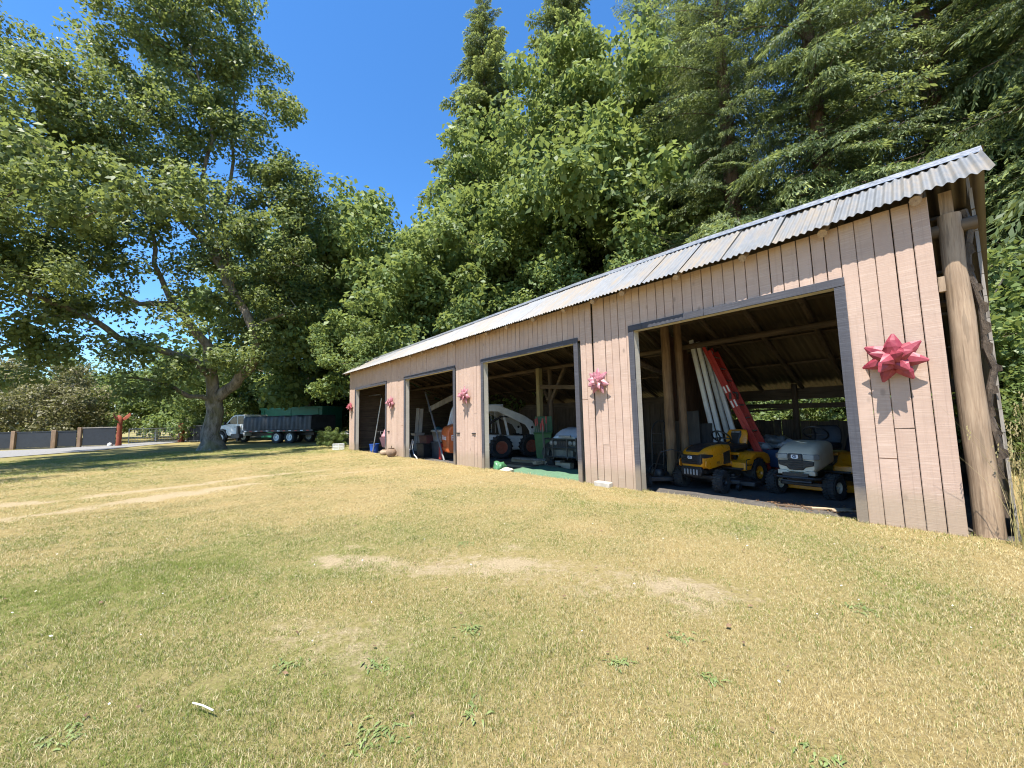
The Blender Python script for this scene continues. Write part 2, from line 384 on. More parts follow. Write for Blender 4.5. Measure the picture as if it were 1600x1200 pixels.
# earth floor of the barn with the cut edge of the lawn round it
m_floor, nt, bs = new_mat('packed_earth'); v = coords(nt, 'Object', (1, 1, 1), False)
c = ramp(nt, noise(nt, v, 1.6, 6, .65), [(.3, (.05, .046, .042)), (.7, (.12, .105, .09))]); c = mixc(nt, ramp(nt, noise(nt, v, 14, 5, .7), [(.55, 0.0), (.75, .6)]), c, (.24, .19, .13))
nt.links.new(c, bs.inputs['Base Color']); bs.inputs['Roughness'].default_value = .95; bump(nt, bs, noise(nt, v, 25, 5, .7), .6, .02)
mb = MB(); nX, nY = 60, 20
fx = np.linspace(HX0-.01, HX1+.01, nX+1); fy = np.linspace(HY0-.01, HY1+.01, nY+1)
vv = []; ff = []
for i in range(nX+1):
    for j in range(nY+1):
        e = min(i, nX-i, j, nY-j); P = W(fx[i], fy[j], -.002 if e == 0 else FL + rnd.uniform(-.012, .012)*(e > 0)); vv.append(P)
for i in range(nX):
    for j in range(nY): ff.append((i*(nY+1)+j, (i+1)*(nY+1)+j, (i+1)*(nY+1)+j+1, i*(nY+1)+j+1))
mb.add(vv, ff); tag(mb.build('barn_floor', m_floor, smooth=True), 'dark packed earth floor inside the barn', kind='structure')
# gravel drive beyond the oak
m_gravel, nt, bs = new_mat('gravel'); v = coords(nt, 'Object', (1, 1, 1), False)
c = ramp(nt, noise(nt, v, 18, 6, .75), [(.3, (.16, .152, .14)), (.7, (.30, .29, .27))]); nt.links.new(c, bs.inputs['Base Color']); bs.inputs['Roughness'].default_value = 1
bump(nt, bs, noise(nt, v, 40, 4, .7), .8, .03)
A = [(-60, 8), (-40, 12.5), (-30, 15.2), (-24.5, 18.5), (-24.6, 23), (-26.4, 28), (-27.6, 32), (-26, 37), (-22, 42), (-10, 52)]
B = [(-60, 22), (-44, 22.5), (-35, 23.8), (-31.2, 26), (-30.8, 28), (-31, 31), (-31.5, 34.5), (-30.5, 39), (-26, 46), (-14, 57)]
mb = MB(); mb.add([(x, y, .03) for x, y in A] + [(x, y, .03) for x, y in B], [(i, i+1, len(A)+i+1, len(A)+i) for i in range(len(A)-1)])
tag(mb.build('gravel_drive', m_gravel), 'pale gravel drive curving past the gate', kind='structure')

# ------------------------------------------------------------------ grass: tufts instanced on scattered points
def tuft_mesh(name, seed, nb, spread, hmin, hmax, wid):
    r = np.random.default_rng(seed); V = []; F = []; T = []
    for k in range(nb):
        a, d = r.uniform(0, 6.283), spread*math.sqrt(r.uniform(0, 1)); x, y = d*math.cos(a), d*math.sin(a)
        h = r.uniform(hmin, hmax); le = r.uniform(.2, 1.3)*h; t = r.uniform(0, 6.283); lx, ly = math.cos(t)*le, math.sin(t)*le
        s = r.uniform(0, 6.283); sx, sy = math.cos(s)*wid, math.sin(s)*wid; b = len(V)
        V += [(x-sx, y-sy, -.01), (x+sx, y+sy, -.01), (x+lx*.35+sx*.8, y+ly*.35+sy*.8, h*.6), (x+lx*.35-sx*.8, y+ly*.35-sy*.8, h*.6), (x+lx+sx*.15, y+ly+sy*.15, h*.95), (x+lx-sx*.15, y+ly-sy*.15, h*.95)]
        F += [(b, b+1, b+2, b+3), (b+3, b+2, b+4, b+5)]; T += [r.uniform(0, 1)]*6
    return np_mesh(name, np.array(V), np.array(F), [M_BLADE], {'tint': np.array(T)})
tufts = bpy.data.collections.new('grass_tuft_kinds')
for k, (nb, sp, h0, h1, w) in enumerate([(54, .06, .006, .019, .0009), (54, .065, .007, .022, .0009), (46, .065, .004, .014, .0011), (54, .055, .009, .027, .0009), (14, .05, .015, .042, .0010)]):
    tufts.objects.link(bpy.data.objects.new('tuft_%s' % 'abcde'[k], tuft_mesh('tuft', 40+k, nb, sp, h0, h1, w)))
def scatter(n, r0, r1, half=1.02):
    a = NR.uniform(-half, half, n); r = np.sqrt(NR.uniform(r0*r0, r1*r1, n)); return r*np.sin(a), r*np.cos(a)
PX, PY, PS = [], [], []
for r0, r1, dens, sc in ((1.0, 3.2, 620, 1.0), (3.2, 5.5, 420, 1.15), (5.5, 9, 190, 1.5), (9, 15, 75, 2.1), (15, 27, 22, 3.3)):
    n = int(1.02*(r1*r1-r0*r0)*dens); x, y = scatter(n, r0, r1); PX.append(x); PY.append(y); PS.append(np.full(n, sc))
PX = np.concatenate(PX); PY = np.concatenate(PY); PS = np.concatenate(PS)
lx = (PX-BARN_O.x)*AX.x + (PY-BARN_O.y)*AX.y; ly = (PX-BARN_O.x)*AN.x + (PY-BARN_O.y)*AN.y
g, b = zones(PX, PY)
keep = ~((ly > .05) & (ly < 6.6) & (lx > -19.6) & (lx < .55)) & (NR.uniform(0, 1, len(PX)) > np.clip(b*1.5, 0, .96)) & (ly < 14)
PX, PY, PS, g, b, lx, ly = (q[keep] for q in (PX, PY, PS, g, b, lx, ly))
tall = np.where((np.abs(ly) < .16) & (lx < .6), NR.uniform(.7, 2.0, len(PX)), 1.0)
clump = .65 + .8*fbm(PX, PY, 2.2, 77, 3)
pz = ground_z(PX, PY)
me = bpy.data.meshes.new('grass'); me.vertices.add(len(PX)); me.vertices.foreach_set('co', np.stack([PX, PY, pz], -1).astype(np.float32).ravel())
def pattr(nm, typ, arr):
    at = me.attributes.new(nm, typ, 'POINT'); at.data.foreach_set('vector' if typ == 'FLOAT_VECTOR' else 'value', np.ascontiguousarray(arr).ravel())
pattr('green', 'FLOAT', g.astype(np.float32)); pattr('bare', 'FLOAT', b.astype(np.float32))
pattr('pick', 'INT', np.where(NR.uniform(0, 1, len(PX)) < .03, 4, np.where(g > .5, NR.choice([0, 1, 3], len(PX)), NR.choice([0, 1, 2], len(PX)))).astype(np.int32))
pattr('turn', 'FLOAT_VECTOR', np.stack([NR.uniform(-.15, .15, len(PX)), NR.uniform(-.15, .15, len(PX)), NR.uniform(0, 6.28, len(PX))], -1).astype(np.float32))
hs = np.where(PS > 1.2, 1+.25*(PS-1), 1.0)*tall*clump*(1-.5*b)*.78
pattr('size', 'FLOAT_VECTOR', (np.stack([PS, PS, hs], -1)*NR.uniform(.75, 1.25, (len(PX), 1))).astype(np.float32))
grass = link(bpy.data.objects.new('lawn_grass', me)); tag(grass, 'short dry grass blades covering the lawn', 'grass', kind='stuff')
ng = bpy.data.node_groups.new('scatter_tufts', 'GeometryNodeTree')
ng.interface.new_socket('Geometry', in_out='INPUT', socket_type='NodeSocketGeometry'); ng.interface.new_socket('Geometry', in_out='OUTPUT', socket_type='NodeSocketGeometry')
gi = ng.nodes.new('NodeGroupInput'); go = ng.nodes.new('NodeGroupOutput'); ip = ng.nodes.new('GeometryNodeInstanceOnPoints')
ci = ng.nodes.new('GeometryNodeCollectionInfo'); ci.inputs['Collection'].default_value = tufts; ci.inputs['Separate Children'].default_value = True; ci.inputs['Reset Children'].default_value = True
def named(nm, typ):
    n = ng.nodes.new('GeometryNodeInputNamedAttribute'); n.data_type = typ; n.inputs['Name'].default_value = nm
    return n.outputs['Attribute']
ng.links.new(gi.outputs[0], ip.inputs['Points']); ng.links.new(ci.outputs[0], ip.inputs['Instance']); ip.inputs['Pick Instance'].default_value = True
ng.links.new(named('pick', 'INT'), ip.inputs['Instance Index']); 
e2r = ng.nodes.new('FunctionNodeEulerToRotation'); ng.links.new(named('turn', 'FLOAT_VECTOR'), e2r.inputs[0]); ng.links.new(e2r.outputs[0], ip.inputs['Rotation'])
ng.links.new(named('size', 'FLOAT_VECTOR'), ip.inputs['Scale']); ng.links.new(ip.outputs[0], go.inputs[0])
md = grass.modifiers.new('tufts', 'NODES'); md.node_group = ng
# ------------------------------------------------------------------ the barn
barn = thing('open_front_barn', 'long open-fronted barn of pinkish board siding with corrugated metal roof', 'barn', BARN_O, BARN_ROT)
DOORS = [(-3.765, -.745), (-8.365, -4.955), (-13.215, -9.69), (-18.6, -14.83)]   # outer edges of the dark trim
DTOP = 2.925; TW = .105
def eave_z(x): return float(np.interp(x, [-19.6, -18.6, -12, -8.4, -4.2, -1.8, 0, .45], [3.62, 3.60, 3.52, 3.505, 3.47, 3.47, 3.55, 3.57]))
def ridge_z(x): return float(np.interp(x, [-19.6, -14, -9.9, -6, -3.9, -1.5, 0, .45], [4.36, 4.36, 4.37, 4.40, 4.42, 4.33, 4.27, 4.27]))
OVER, RY, BY, BZ = -.235, .82, 6.42, 2.02
def over(x): return -float(np.interp(x, [-19.6, -3.7, -2.2, -.9, .5], [.36, .36, .30, .24, .235]))

# front wall: every board a plank of its own
front = empty('front_wall', parent=barn)
def plank_prof(w, t, ch=.006):
    return [(-w/2+ch, -t), (w/2-ch, -t), (w/2, -t+ch), (w/2, 0), (-w/2, 0), (-w/2, -t+ch)]
def plank_z(x, w, z0, z1, parent, mat, t=.024, y=0.0, lean=0.0, ztop=None, name='plank'):
    """upright board, slightly cupped and uneven, its foot ragged"""
    zs = [0, (z1-z0)*.5, z1-z0]; rings = []
    ox = rnd.uniform(-.0015, .0015); oy = rnd.uniform(-.004, .004)
    for k, z in enumerate(zs):
        rings.append([(a + (ox if k == 1 else 0), b + (oy if k == 1 else 0), z + (a/w*rnd.uniform(-.02, .02) if k == 0 else 0)) for a, b in plank_prof(w, t)])
    mb = MB(); mb.loft(rings)
    return mb.build(name, mat, parent, loc=(x, y + rnd.uniform(-.004, .004), z0), rot=(rnd.uniform(-.001, .001), lean + rnd.uniform(-.0012, .0012), 0))
x = 0.0; k = 0
while x > -19.42:
    w = rnd.uniform(.142, .165)
    if x-w < -19.42: w = x+19.42
    if w < .03: break
    xc = x-w/2; gap = rnd.choice([.006, .007, .009, .012])
    zt = eave_z(xc)+.06 + (-.235-over(xc))*.55; zb = -.03 + rnd.uniform(-.03, .03); lean = 0.0; yy = 0.0
    if -4.62 < xc < -4.40: lean = rnd.choice([.006, .009]); gap = .022
    if -4.9 < xc < -3.7: yy = -.004*(xc+4.9)
    ins = [d for d in DOORS if d[0]+.02 < xc < d[1]-.02]
    if ins:
        d = ins[0]; x0 = max(xc-w/2, d[0]+.0); 
        # partly over the trim: board continues beside the door only where it is clear of the opening
        plank_z(xc, w-gap, DTOP-.06, zt, front, M_PLANK, y=yy)
    else:
        if rnd.random() < .2:
            zj = rnd.uniform(.7, 2.2)
            plank_z(xc, w-gap, zb, zj-.004, front, M_PLANK, y=yy, lean=lean); plank_z(xc + lean*zj, w-gap, zj+.002, zt, front, M_PLANK, y=yy, lean=lean)
        else: plank_z(xc, w-gap, zb, zt, front, M_PLANK, y=yy, lean=lean)
    x -= w; k += 1

# door frames: dark trim boards outside, cream boards lining the opening
for (d0, d1) in DOORS:
    fr = empty('door_frame', parent=barn)
    def trim(x0, x1, z0, z1, y0, y1, mat, nm):
        mb = MB(); mb.box((0, 0, (z1-z0)/2), (x1-x0, y1-y0, z1-z0)); mb.build(nm, mat, fr, loc=((x0+x1)/2, (y0+y1)/2, z0), rot=(0, rnd.uniform(-.002, .002), 0), bevel=.003, seg=1)
    zj = rnd.uniform(1.2, 2.3)
    trim(d0, d0+TW, -.03, zj, -.052, -.027, M_TRIM, 'trim_board'); trim(d0, d0+TW, zj+.003, DTOP-TW-.004, -.052, -.027, M_TRIM, 'trim_board')
    trim(d1-TW, d1, -.04, DTOP-TW-.004, -.052, -.027, M_TRIM, 'trim_board')
    xm = d0 + (d1-d0)*rnd.uniform(.4, .6)
    trim(d0, xm, DTOP-TW, DTOP, -.054, -.028, M_TRIM, 'trim_board'); trim(xm+.004, d1, DTOP-TW, DTOP, -.054, -.028, M_TRIM, 'trim_board')
    trim(d0+TW-.035, d0+TW-.008, -.05, DTOP-TW+.012, -.026, .13, M_JAMB, 'jamb_board'); trim(d1-TW+.008, d1-TW+.035, -.05, DTOP-TW+.012, -.026, .13, M_JAMB, 'jamb_board')
    trim(d0+TW-.007, d1-TW+.007, DTOP-TW+.006, DTOP-TW+.034, -.026, .13, M_JAMB, 'head_board')

# corrugated roof
def make_roof_mat(name, rust, base):
    m, nt, bs = new_mat(name); v = coords(nt); big = noise(nt, v, 1.7, 6, .7, .6); streak = noise(nt, coords(nt, 'Object', (9, .7, 1)), 2.0, 5, .6)
    c = ramp(nt, noise(nt, v, 7, 5), [(.3, tuple(x*.8 for x in base)), (.7, base)])
    ad = N(nt, 'ShaderNodeMath', operation='ADD'); nt.links.new(big, ad.inputs[0]); nt.links.new(streak, ad.inputs[1])
    r = obj_random(nt); ad2 = N(nt, 'ShaderNodeMath', operation='MULTIPLY_ADD', i_1=.3); nt.links.new(r, ad2.inputs[0]); nt.links.new(ad.outputs[0], ad2.inputs[2])
    hf = N(nt, 'ShaderNodeMath', operation='MULTIPLY', i_1=.5); nt.links.new(ad2.outputs[0], hf.inputs[0]); f = ramp(nt, hf.outputs[0], [(.0, 0.0), (rust[0]/2, 0.0), (rust[1]/2, .85)]); c = mixc(nt, f, c, (.27, .215, .15) if base[0] > .2 else (.12, .085, .05))
    nt.links.new(c, bs.inputs['Base Color']); bs.inputs['Roughness'].default_value = .5
    mt = N(nt, 'ShaderNodeMath', operation='MULTIPLY_ADD', i_1=-.5, i_2=.5); nt.links.new(f, mt.inputs[0]); nt.links.new(mt.outputs[0], bs.inputs['Metallic'])
    bump(nt, bs, noise(nt, v, 30, 3), .15, .004); return m
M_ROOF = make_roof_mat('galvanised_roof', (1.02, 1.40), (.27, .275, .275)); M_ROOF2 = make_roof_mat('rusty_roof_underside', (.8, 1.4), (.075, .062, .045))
def sheet_mesh(name, w, waves, length, amp, mat, spw=6, th=.0):
    n = waves*spw; vv = []; ff = []
    for j in range(3):
        t = j/2
        for i in range(n+1):
            vv.append((w*(i/n-.5), length*t, amp*math.cos(2*math.pi*i/spw) + (.004*math.sin(i*.35) if j == 0 else 0)))
    for j in range(2):
        for i in range(n): ff.append((j*(n+1)+i, j*(n+1)+i+1, (j+1)*(n+1)+i+1, (j+1)*(n+1)+i))
    mb = MB(); mb.add(vv, ff); me = mb.mesh(name, mat, False); me.polygons.foreach_set('use_smooth', [True]*len(me.polygons))
    return me
roof = empty('roof', parent=barn)
SLEN = math.hypot(RY-OVER, .77); sheet = sheet_mesh('roof_sheet', .70, 9, 1.0, .013, M_ROOF)
sw = .70*8/9; xs = .43-sw/2; i = 0
while xs > -19.55:
    e, r_ = eave_z(xs)+.045, ridge_z(xs)+.02; a = math.atan2(r_-e, RY-over(xs)); ln = math.hypot(r_-e, RY-over(xs))
    ez = (eave_z(xs+.33)-eave_z(xs-.33))/.66
    jit = rnd.uniform(-.008, .008)
    inst('roof_sheet', sheet, roof, (xs, over(xs)+jit*.6, e + (.003 if i % 2 else 0)), (a+rnd.uniform(-.003, .003), -math.atan(ez), rnd.uniform(-.002, .002)), (1, ln, 1))
    xs -= sw; i += 1
back_sheet = sheet_mesh('roof_sheet', .70, 6, 1.0, .014, M_ROOF2, 4)
xs = .43-sw/2; i = 0
while xs > -19.55:
    r_ = ridge_z(xs)+.035; ysp = [(RY-.02, 3.7), (3.6, BY+.35)]
    for k, (y0, y1) in enumerate(ysp):
        sl = (BZ+.06-r_)/(BY-RY); z0, z1 = r_+sl*(y0-RY), r_+sl*(y1-RY)
        inst('roof_sheet', back_sheet, roof, (xs, y0, z0 + (.004 if i % 2 else 0) + (-.022 if k else 0)), (math.atan(sl)+rnd.uniform(-.003, .003), 0, 0), (1, math.hypot(y1-y0, z1-z0), 1))
    xs -= sw; i += 1
x0 = .45
while x0 > -19.5:                                                 # ridge cap in lengths
    x1 = max(x0-3.0, -19.58); mb = MB(); za, zb = ridge_z(x0)+.035, ridge_z(x1)+.035
    sec = lambda x, z: [(x, RY-.17, z-.10), (x, RY-.02, z+.022), (x, RY+.02, z+.022), (x, RY+.17, z-.045), (x, RY+.17, z-.052), (x, RY+.02, z+.015), (x, RY-.02, z+.015), (x, RY-.17, z-.107)]
    mb.loft([sec(x0, za), sec(x1-.02, zb)]); mb.build('ridge_cap', M_GALV, roof); x0 = x1
# pole rafters; their tails show under the eave
xr = -.10
for xr in [-.08, -.893, -1.778, -2.727, -3.709, -4.347, -5.1, -6.0, -6.947, -7.8, -8.7, -9.5, -10.4, -11.3, -12.2, -13.1, -14.0, -14.9, -15.8, -16.7, -17.6, -18.5, -19.25]:
    r = rnd.uniform(.042, .052); e, rz = eave_z(xr), ridge_z(xr); n = Vector((0, -(rz-e), RY-over(xr))).normalized()*-(r+.014)
    mb = MB(); p0 = Vector((xr, over(xr)+.05+rnd.uniform(-.03, .02), e+.05)) + n; p1 = Vector((xr+rnd.uniform(-.03, .03), RY-.02, rz+.01)) + n
    mb.tube([p0, (p0+p1)/2 + Vector((rnd.uniform(-.01, .01), 0, -.004)), p1], [r*1.05, r, r*.9], 9); mb.build('rafter', M_LOG, barn, smooth=True)
    mb = MB(); sl = (BZ+.06-rz)/(BY-RY); q0 = Vector((xr, RY+.04, rz-.16)); q1 = Vector((xr+rnd.uniform(-.06, .06), BY+.1, rz-.16+sl*(BY-RY)))
    mb.tube([q0, (q0+q1)/2 + Vector((rnd.uniform(-.04, .04), 0, -.03)), q1], [.062, .056, .05], 8); mb.build('rafter', M_OLDWOOD_Y, barn, smooth=True)
for y in (1.7, 2.9, 4.1, 5.3):                                    # purlins between rafters and sheets
    mb = MB(); z = lambda x: ridge_z(x)+.035+(BZ+.06-ridge_z(x))/(BY-RY)*(y-RY)-.055
    for a, b in ((.36, -9.6), (-9.63, -19.4)): mb.bar((a, y, z(a)), (b, y, z(b)), .09, .04)
    mb.build('purlin', M_OLDWOOD_X, barn)
for (a, b, y, z, r) in ((.33, -9.6, .20, 3.26, .075), (-9.4, -19.35, .20, 3.28, .075), (.33, -10, 3.2, 2.98, .07), (-9.8, -19.3, 3.22, 2.98, .07)):   # log plates
    mb = MB(); mb.tube([(a, y, z), ((a+b)/2, y+.03, z-.03), (b, y, z)], [r, r*.95, r*.9], 10); mb.build('plate_log', M_OLDWOOD_X, barn, smooth=True)
# posts
def post(x, y, r, z1, mat=M_OLDWOOD, z0=FL-.03, lean=0.0):
    mb = MB(); n = 6; pts = []; rs = []
    for k in range(n+1):
        t = k/n; pts.append((x+lean*t+rnd.uniform(-.008, .008), y+rnd.uniform(-.008, .008), z0+(z1-z0)*t)); rs.append(r*(1.08-.2*t)*rnd.uniform(.97, 1.03))
    mb.tube(pts, rs, 11); return mb.build('post', mat, barn, smooth=True)
corner = post(.132, .17, .104, 3.40, M_LOG, -.05); corner['label'] = 'peeled log corner post with loose bark strip'
mb = MB()                                                           # strip of bark hanging on the outer side
bp = [(.252+.02*math.sin(k*1.7)+.012*rnd.uniform(-1, 1)+(.03 if 5 < k < 9 else 0), .20+.02*rnd.uniform(-1, 1), 3.42-k*.215) for k in range(16)]
mb.tube(bp, [.016+.016*rnd.random() for _ in bp], 6); bs_ = mb.build('bark_strip', bark('bark_strip', (.035, .025, .018), (.13, .095, .065), 14), corner)
for k in range(13):                                                 # curling flakes along it
    q = Vector(bp[2+k]); mb = MB(); s_ = rnd.uniform(.04, .09)
    mb.add([q+Vector((.005, -.02, s_)), q+Vector((.035+rnd.uniform(0, .02), -.035, s_*.4)), q+Vector((.03+rnd.uniform(0, .025), -.03, -s_*.7)), q+Vector((0, -.015, -s_)), q+Vector((-.01, .015, s_)), q+Vector((-.01, .02, -s_))],
           [(0, 1, 2, 3), (0, 4, 1), (3, 2, 5), (4, 5, 2, 1), (0, 3, 5, 4)]); mb.build('bark_flake', bs_.data.materials[0], corner)
for (a, b, c, d) in ((-4.35, .28, .09, 3.25), (-8.9, .28, .09, 3.25), (-14.0, .28, .09, 3.25), (-19.15, .28, .09, 3.25), (-8.9, 3.2, .085, 2.95), (-14.0, 3.2, .085, 2.95), (-.5, 3.2, .08, 2.95)): post(a, b, c, d)
post(-4.23, 2.15, .105, 3.42, wood('brown_log', (.17, .095, .045), (.36, .22, .11))); post(-4.02, 2.38, .09, 3.40, _mats['brown_log'], lean=-.03)
mb = MB(); mb.bar((-9.24, 3.0, FL), (-9.22, 3.0, 2.98), .15, .16); mb.build('square_post', wood('yellowed_post', (.26, .21, .10), (.42, .35, .19)), barn, bevel=.004, seg=1)
for (a, b, w, h) in (((-8.85, 3.2, 1.9), (-8.2, 3.2, 2.95), .09, .09), ((-9.0, 3.2, 1.9), (-9.6, 3.2, 2.95), .09, .09), ((-9.15, 3.0, 2.35), (-5.6, 3.3, 2.05), .10, .13), ((-4.9, .7, 2.75), (-4.6, 3.1, 2.25), .06, .1), ((-6.2, 3.3, -.1), (-5.75, 3.3, 1.9), .05, .05)):
    mb = MB(); mb.bar(a, b, w, h); mb.build('brace', M_OLDWOOD_X, barn)
# rear wall: boarded below, open band, one board above; vertical posts across the band
rear = empty('rear_wall', parent=barn)
x = .34
while x > -19.3:
    w = rnd.uniform(.18, .24); mb = MB(); z1 = (1.08+rnd.uniform(-.04, .04)) if x > -4.6 else (1.7+rnd.uniform(-.02, .02)); mb.box((0, 0, (z1-FL+.05)/2), (w-.008, .025, z1-FL+.05)); mb.build('plank', M_OLDWOOD, rear, loc=(x-w/2, BY, FL-.05), rot=(0, rnd.uniform(-.004, .004), 0)); x -= w
for k, (x0, x1) in enumerate(((.34, -4.8), (-4.81, -9.9), (-9.91, -14.9), (-14.91, -19.3))):
    mb = MB(); mb.bar((x0, BY+.03, 1.79), (x1, BY+.03, 1.79), .03, .30); mb.build('board', M_OLDWOOD_X, rear)
    if k < 2: mb = MB(); mb.bar((x0, BY+.05, 1.42+.06*k), (x1, BY+.05, 1.50-.1*k), .04, .13); mb.bar((x0, BY+.09, 1.60), (x1, BY+.09, 1.30), .03, .05); mb.build('rail', M_OLDWOOD_X, rear)
for xx in (-.6, -2.9, -5.2, -7.5, -9.8, -12.1, -14.4, -16.7): mb = MB(); mb.tube([(xx, BY-.06, FL), (xx+.02, BY-.06, 2.05)], [.08, .07], 8); mb.build('post', M_OLDWOOD, rear, smooth=True)
# end walls: horizontal boards
for xe, nm in ((.315, 'near'), (-19.36, 'far')):
    ew = empty('end_wall', parent=barn); z = FL
    while z < 4.3:
        h = .24; zt = z+h
        yb = BY-.02 if zt < BZ-.05 else RY+(ridge_z(xe)-.06-zt)/((ridge_z(xe)-BZ)/(BY-RY))
        ya = .31 if zt < 3.5 else min(RY-.05, OVER+.3+(zt-3.5)*1.25)
        if yb-ya < .2: break
        mb = MB(); mb.box((0, (yb-ya)/2, h/2), (.025, yb-ya, h-.006)); mb.build('plank', M_GREYWOOD if xe > 0 else M_OLDWOOD_Y, ew, loc=(xe+rnd.uniform(-.003, .003), ya, z)); z = zt
# partition of dark boards between the first two bays
pt = empty('partition', parent=barn); y = 2.75
while y < 6.2:
    zt = ridge_z(-4.5)-.2+(BZ-ridge_z(-4.5))/(BY-RY)*(y+.2-RY); mb = MB(); z0 = FL if y > 3.4 else 1.15
    mb.box((0, 0, (zt-z0)/2), (.025, .19, zt-z0)); mb.build('plank', wood('red_brown_board', (.10, .045, .025), (.19, .095, .05)), pt, loc=(-4.5, y+.1, z0)); y += .2
# small hardware: end bracket block, hasp marks
mb = MB(); mb.box((.0, 0, 0), (.05, .06, .16)); mb.build('corner_block', M_LOG, barn, loc=(.03, .01, 2.62)); mb = MB(); mb.box((0, 0, 0), (.10, .09, .26)); mb.build('corner_block', M_LOG, barn, loc=(.13, .15, 3.52))
for xx in (-9.55, -8.75, -14.6): mb = MB(); mb.box((0, 0, 0), (.16, .03, .03)); mb.build('hook', M_STEEL, barn, loc=(xx, -.04, .92))
mb = MB(); mb.box((0, 0, 0), (.34, .14, .12)); tag(mb.build('foundation_stone', plain('concrete', (.42, .38, .32), .9, 0, .2, 9, .5), None, bevel=.02, loc=W(-4.42, -.10, .03), rot=(0, 0, BARN_ROT)), 'small concrete block at the foot of the wall crack', 'block')

# ------------------------------------------------------------------ gift bows on the piers
def bow_mat(name, a, b):
    m, nt, bs = new_mat(name); v = coords(nt); n = noise(nt, v, 5.5, 4, .6)
    nt.links.new(ramp(nt, n, [(.35, a), (.68, b)]), bs.inputs['Base Color']); bs.inputs['Roughness'].default_value = .5; bump(nt, bs, noise(nt, v, 18, 3), .25, .006); return m
def lobe_mesh(name, ln, wd, mat):
    """one ribbon loop: a hollow folded cone, open at the heart, drawn to a point"""
    rings = []; n = 6
    for t, s, fl in ((0, .62, .85), (.18, .95, .80), (.40, 1.0, .62), (.72, .60, .46), (1, .13, .30)):
        w_, h_ = wd/2*s, wd/2*s*fl; zc = .03*math.sin(t*3.0)                      # folded ribbon: flat faces meeting at creases
        rings.append([(ln*t, w_*a, h_*b + zc) for a, b in ((1, 0), (.42, .80), (-.42, .80), (-1, 0), (-.42, -.55), (.42, -.55))])
    inner = [[(p[0]+(.006 if i == 0 else 0), p[1]*.88, p[2]*.86) for p in R] for i, R in enumerate(rings[:4])]
    mb = MB(); vs_ = [q for R in inner[::-1] for q in R] + [q for R in rings for q in R]; m = len(vs_)//n; ff = [(i*n+k, i*n+(k+1) % n, (i+1)*n+(k+1) % n, (i+1)*n+k) for i in range(m-1) for k in range(n)]
    ff.append(tuple(range(n-1, -1, -1))); ff.append(tuple((m-1)*n+k for k in range(n)))
    mb.add(vs_, ff); return mb.mesh(name, mat, False)
BOWS = [(-.392, 1.87, 'large red ribbon bow on the wall beside the corner log post', (.20, .014, .028), (.35, .06, .08), 1.0),
        (-4.43, 1.97, 'faded pink bow beside the crack between the first two openings', (.33, .09, .12), (.50, .27, .28), .94),
        (-9.06, 1.99, 'faded pink bow on the wide pier beside the orange machine', (.30, .075, .10), (.47, .25, .26), .96),
        (-14.22, 2.03, 'faded pink bow above the two clay pots', (.30, .075, .10), (.46, .24, .25), .96),
        (-19.02, 2.05, 'dark red bow at the far end of the barn front, beside foliage', (.30, .04, .06), (.45, .18, .19), .9)]
for k, (bx_, bz_, lab, ca, cb, sc_) in enumerate(BOWS):
    bo = thing('gift_bow', lab, 'bow', W(bx_, -.055, bz_), BARN_ROT, 'bows hung along the barn front'); bo.scale = (sc_,)*3
    mt = bow_mat('bow_ribbon', ca, cb); big = lobe_mesh('loop', .245, .165, mt); mid = lobe_mesh('loop', .19, .16, mt)
    mb = MB(); mb.lathe([(.10, -.025), (.10, -.005), (.03, .0)], ax='y', n=14); mb.build('backing', mt, bo)
    def lobe(me, ang, tilt, off):
        d = Vector((math.cos(ang)*math.cos(tilt), -math.sin(tilt), math.sin(ang)*math.cos(tilt))); nrm = Vector((-math.cos(ang)*math.sin(tilt), -math.cos(tilt), -math.sin(ang)*math.sin(tilt)))
        s = nrm.cross(d); R = Matrix((d, s, nrm)).transposed(); o = inst('loop', me, bo, d*.035 + Vector((0, -off, 0)), R.to_euler(), (1, rnd.uniform(.9, 1.1), rnd.uniform(.9, 1.1)))
    for j in range(7): lobe(big, math.pi/2+j*2*math.pi/7+rnd.uniform(-.08, .08), .10+rnd.uniform(0, .1), .012)
    for j in range(5): lobe(mid, .35+j*2*math.pi/5+rnd.uniform(-.1, .1), .60+rnd.uniform(-.08, .08), .045)
    for j in range(2): lobe(mid, .5+j*3.1+rnd.uniform(-.2, .2), 1.08, .06)
# ------------------------------------------------------------------ trees
M_OAKLEAF = foliage('oak_leaf', (.085, .12, .035), (.23, .29, .095), (.40, .45, .19), .45, .5)
M_MAPLE = foliage('broad_leaf', (.10, .155, .048), (.235, .32, .105), (.39, .46, .18), .48, .5)
M_SHRUB = foliage('shrub_leaf', (.075, .12, .035), (.20, .275, .085), (.34, .40, .15), .45, .45)
M_TAWNY = foliage('tawny_leaf', (.11, .10, .04), (.24, .22, .10), (.34, .30, .16), .25)
M_NEEDLE = foliage('fir_needle', (.05, .078, .036), (.15, .205, .075), (.42, .48, .17), .4, .55)
M_BARK = bark('oak_bark', (.05, .04, .03), (.32, .27, .22), 6.5, .5); M_FIRBARK = bark('fir_bark', (.05, .032, .022), (.17, .115, .08), 6.0)

